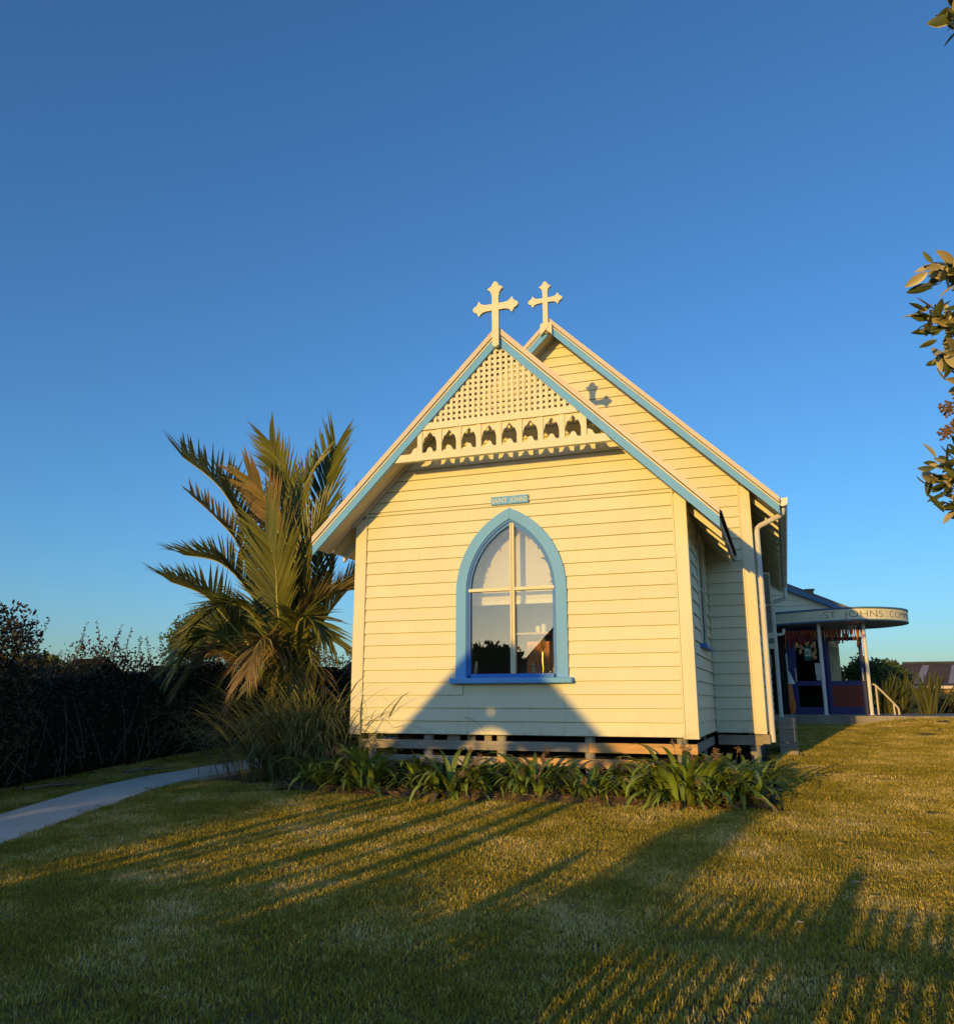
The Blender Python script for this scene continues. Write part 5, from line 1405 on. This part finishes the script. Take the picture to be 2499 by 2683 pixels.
# roofed lych gate
LY = -12.0; LC = -.26 - math.tan(SUN_AZ) * 12.0; LZ = math.tan(SUN_EL) / math.cos(SUN_AZ) * 12.0
lg = empty('lych_gate', (LC, LY, gz(LC, LY))); tag(lg, 'roofed timber lych gate with an arched gable opening', 'gate')
gzl = gz(LC, LY); Zr = lambda z: z + LZ - gzl
hole = [(-.0 + .028 * math.cos(a * math.pi / 6), .27 + .028 * math.sin(a * math.pi / 6)) for a in range(12)]
outer_r = [(0, 1.36), (1.32, -.07), (.62, -.07)]
def GL_(s):
    o = [(0, 1.17), (s * 1.22, -.09), (s * .46, -.22), (s * .34, -.12), (s * .24, -.02), (s * .15, .05), (0, .085)]
    hl = [(s * .028 * math.sin(math.pi * k / 6), .27 - .028 * math.cos(math.pi * k / 6)) for k in range(7)]
    o = o + hl
    return o if s < 0 else o[::-1]
m = MB()
for s in (-1, 1): m.prism([(x, Zr(z)) for x, z in GL_(s)], -.03, .0, 'y')
m.obj('gable_infill', GREYWOOD, lg)
for s in (-1, 1):
    m = MB(); poly = [(0, Zr(1.22)), (s * 1.40, Zr(-.23)), (s * 1.40, Zr(-.31)), (0, Zr(1.14))]
    m.prism(poly if s > 0 else poly[::-1], -1.7, .12, 'y'); m.obj('roof_slope', IRON, lg)
    for y in (-.1, -1.5):
        m = MB(); m.bev(s * .98 - .06, s * .98 + .06, y, y + .12, -.2, Zr(-.08), .008); m.obj('post', GREYWOOD, lg)
for i in range(11):
    m = MB(); m.bev(-.91 + .165 * i, -.748 + .165 * i, -.02, .0, .15, 1.20 + .05 * (i % 2), .006); m.obj('gate_board', GREYWOOD, lg)
for x, w in ((-.60, .12), (-.22, .06), (.16, .17), (.62, .07)):  # bars added to split the sunlight into streaks on the lawn
    m = MB(); m.bev(x, x + w, -.06, -.021, .1, Zr(-.05), .006); m.obj('streak_bar', GREYWOOD, lg)
# shrubs and hedge on the street side
shrub('street_shrub', 'tall clipped shrub left of the lych gate', LC - 2.6, -11.6, (1.5, .8, 1.35), 9000, 61, leaf=.08, zc=1.35)
shrub('street_shrub', 'broad shrub further left of the lych gate', LC - 5.2, -11.4, (1.6, .8, 1.45), 9000, 62, leaf=.08, zc=1.4)
shrub('street_shrub', 'clipped shrub far left on the street side', LC - 7.8, -11.2, (1.6, .8, 1.5), 9000, 63, leaf=.08, zc=1.5)
shrub('street_shrub', 'low rounded shrub between the lych gate and the fence', LC + 1.85, -10.9, (1.25, .5, .52), 8000, 64, leaf=.06, zc=.5)
shrub('cone_shrub', 'slim cone shaped conifer beside the picket fence', .62, -10.7, (.36, .3, .85), 6000, 65, leaf=.05, zc=.78)
ST = [(-34, -50, 6.0, 4.2, 'far left tree of the row across the street'), (-27.5, -48, 6.3, 4.0, 'second tree from the left across the street'), (-21.5, -47, 6.3, 3.8, 'third tree from the left across the street'), (-16.0, -46, 6.7, 3.6, 'tallest rounded tree across the street'), (-10.2, -49, 5.4, 3.6, 'tree across the street right of the tallest one'), (-4, -47, 4.2, 3.8, 'low tree across the street behind the lych gate line'), (2.5, -48, 8.2, 4.2, 'tall leafy tree across the street behind the picket fence'), (9, -47, 8.2, 4.2, 'third tree from the right across the street'), (15.5, -49, 6.6, 4.0, 'second tree from the right across the street'), (22, -47, 4.5, 4.0, 'far right tree of the row across the street')]
for i, (x, y, h, rx, lb) in enumerate(ST):
    tree('street_tree', lb, (x, y, gz(x, y)), h, (x, y, h * .56 + gz(x, y)), (rx, 2.2, h * .40), 9000, 20, .45, 70 + i, group='trees across the street')

# invented ridge beyond the street, added to block horizon glow in the door glass
HILLM = mat('ridge_scrub', (0.05, 0.065, 0.025), rough=1.0, var=.4, scale=.08)
m = MB(); hx = [-260 + 13 * i for i in range(41)]
for k, (y, f) in enumerate(((-95, 0), (-120, .6), (-140, 1), (-175, .9), (-230, 0))):
    for x in hx: m.v.append((x, y + 4 * math.sin(x * .05), gz(x, y) - .5 + f * (6.2 + 1.2 * math.sin(x * .041) + .7 * math.sin(x * .13 + k))))
for k in range(4):
    for i in range(40): m.f.append((k * 41 + i, k * 41 + i + 41, k * 41 + i + 42, k * 41 + i + 1)); m.m.append(0)
tag(m.obj('glow_blocking_ridge', HILLM, smooth=True), kind='structure')

# ------------------------------------------------------------------ dry leaves lying on the lawn
LM = MB(); LM.add([(-.04, 0, .004), (-.015, .018, .016), (.02, .016, .014), (.045, .0, .006), (.02, -.016, .018), (-.015, -.017, .012), (0, 0, .002)], [(0, 1, 6), (1, 2, 6), (2, 3, 6), (3, 4, 6), (4, 5, 6), (5, 0, 6)])
lme = LM.mesh('fallen_leaf', mat('fallen_leaf', (.42, .31, .17), var=.3, scale=20, objrand=.25, trans=.1))
FLV = [(-1.05, -2.75, 'dry curled leaf lying in the shadow streaks on the left lawn'), (-.75, -1.1, 'pale dry leaf on the grass below the left end of the bed'), (2.25, -1.75, 'dry leaf inside the tip of the long pointed shadow'), (1.75, -4.25, 'pale leaf in the shaded middle foreground'), (3.35, -2.05, 'dry leaf on sunlit lawn above the post shadow'), (3.95, -2.25, 'dry leaf on sunlit lawn at far right'), (3.42, -2.62, 'leaf at the head of the post shadow'), (3.38, -3.3, 'long dry leaf beside the post shadow'), (3.45, -3.62, 'leaf on the edge of the picket shadows'), (3.02, -4.25, 'rounded leaf in the shaded band of the fence shadow'), (2.80, -5.0, 'leaf between picket shadows in the near foreground'), (3.28, -4.95, 'leaf at the bottom right among picket shadows'), (4.05, -1.4, 'small dry leaf on the right lawn below the terrace')]
for x, y, lb in FLV:
    o = bpy.data.objects.new('fallen_leaf', lme); o.location = (x, y, gzs(x, y) + .035); o.rotation_euler = (rnd.uniform(-.3, .3), rnd.uniform(-.3, .3), rnd.uniform(0, 6.28)); s = rnd.uniform(.7, 1.1); o.scale = (s, s, s); link(o); tag(o, lb, 'leaf', 'dry leaves on the lawn')
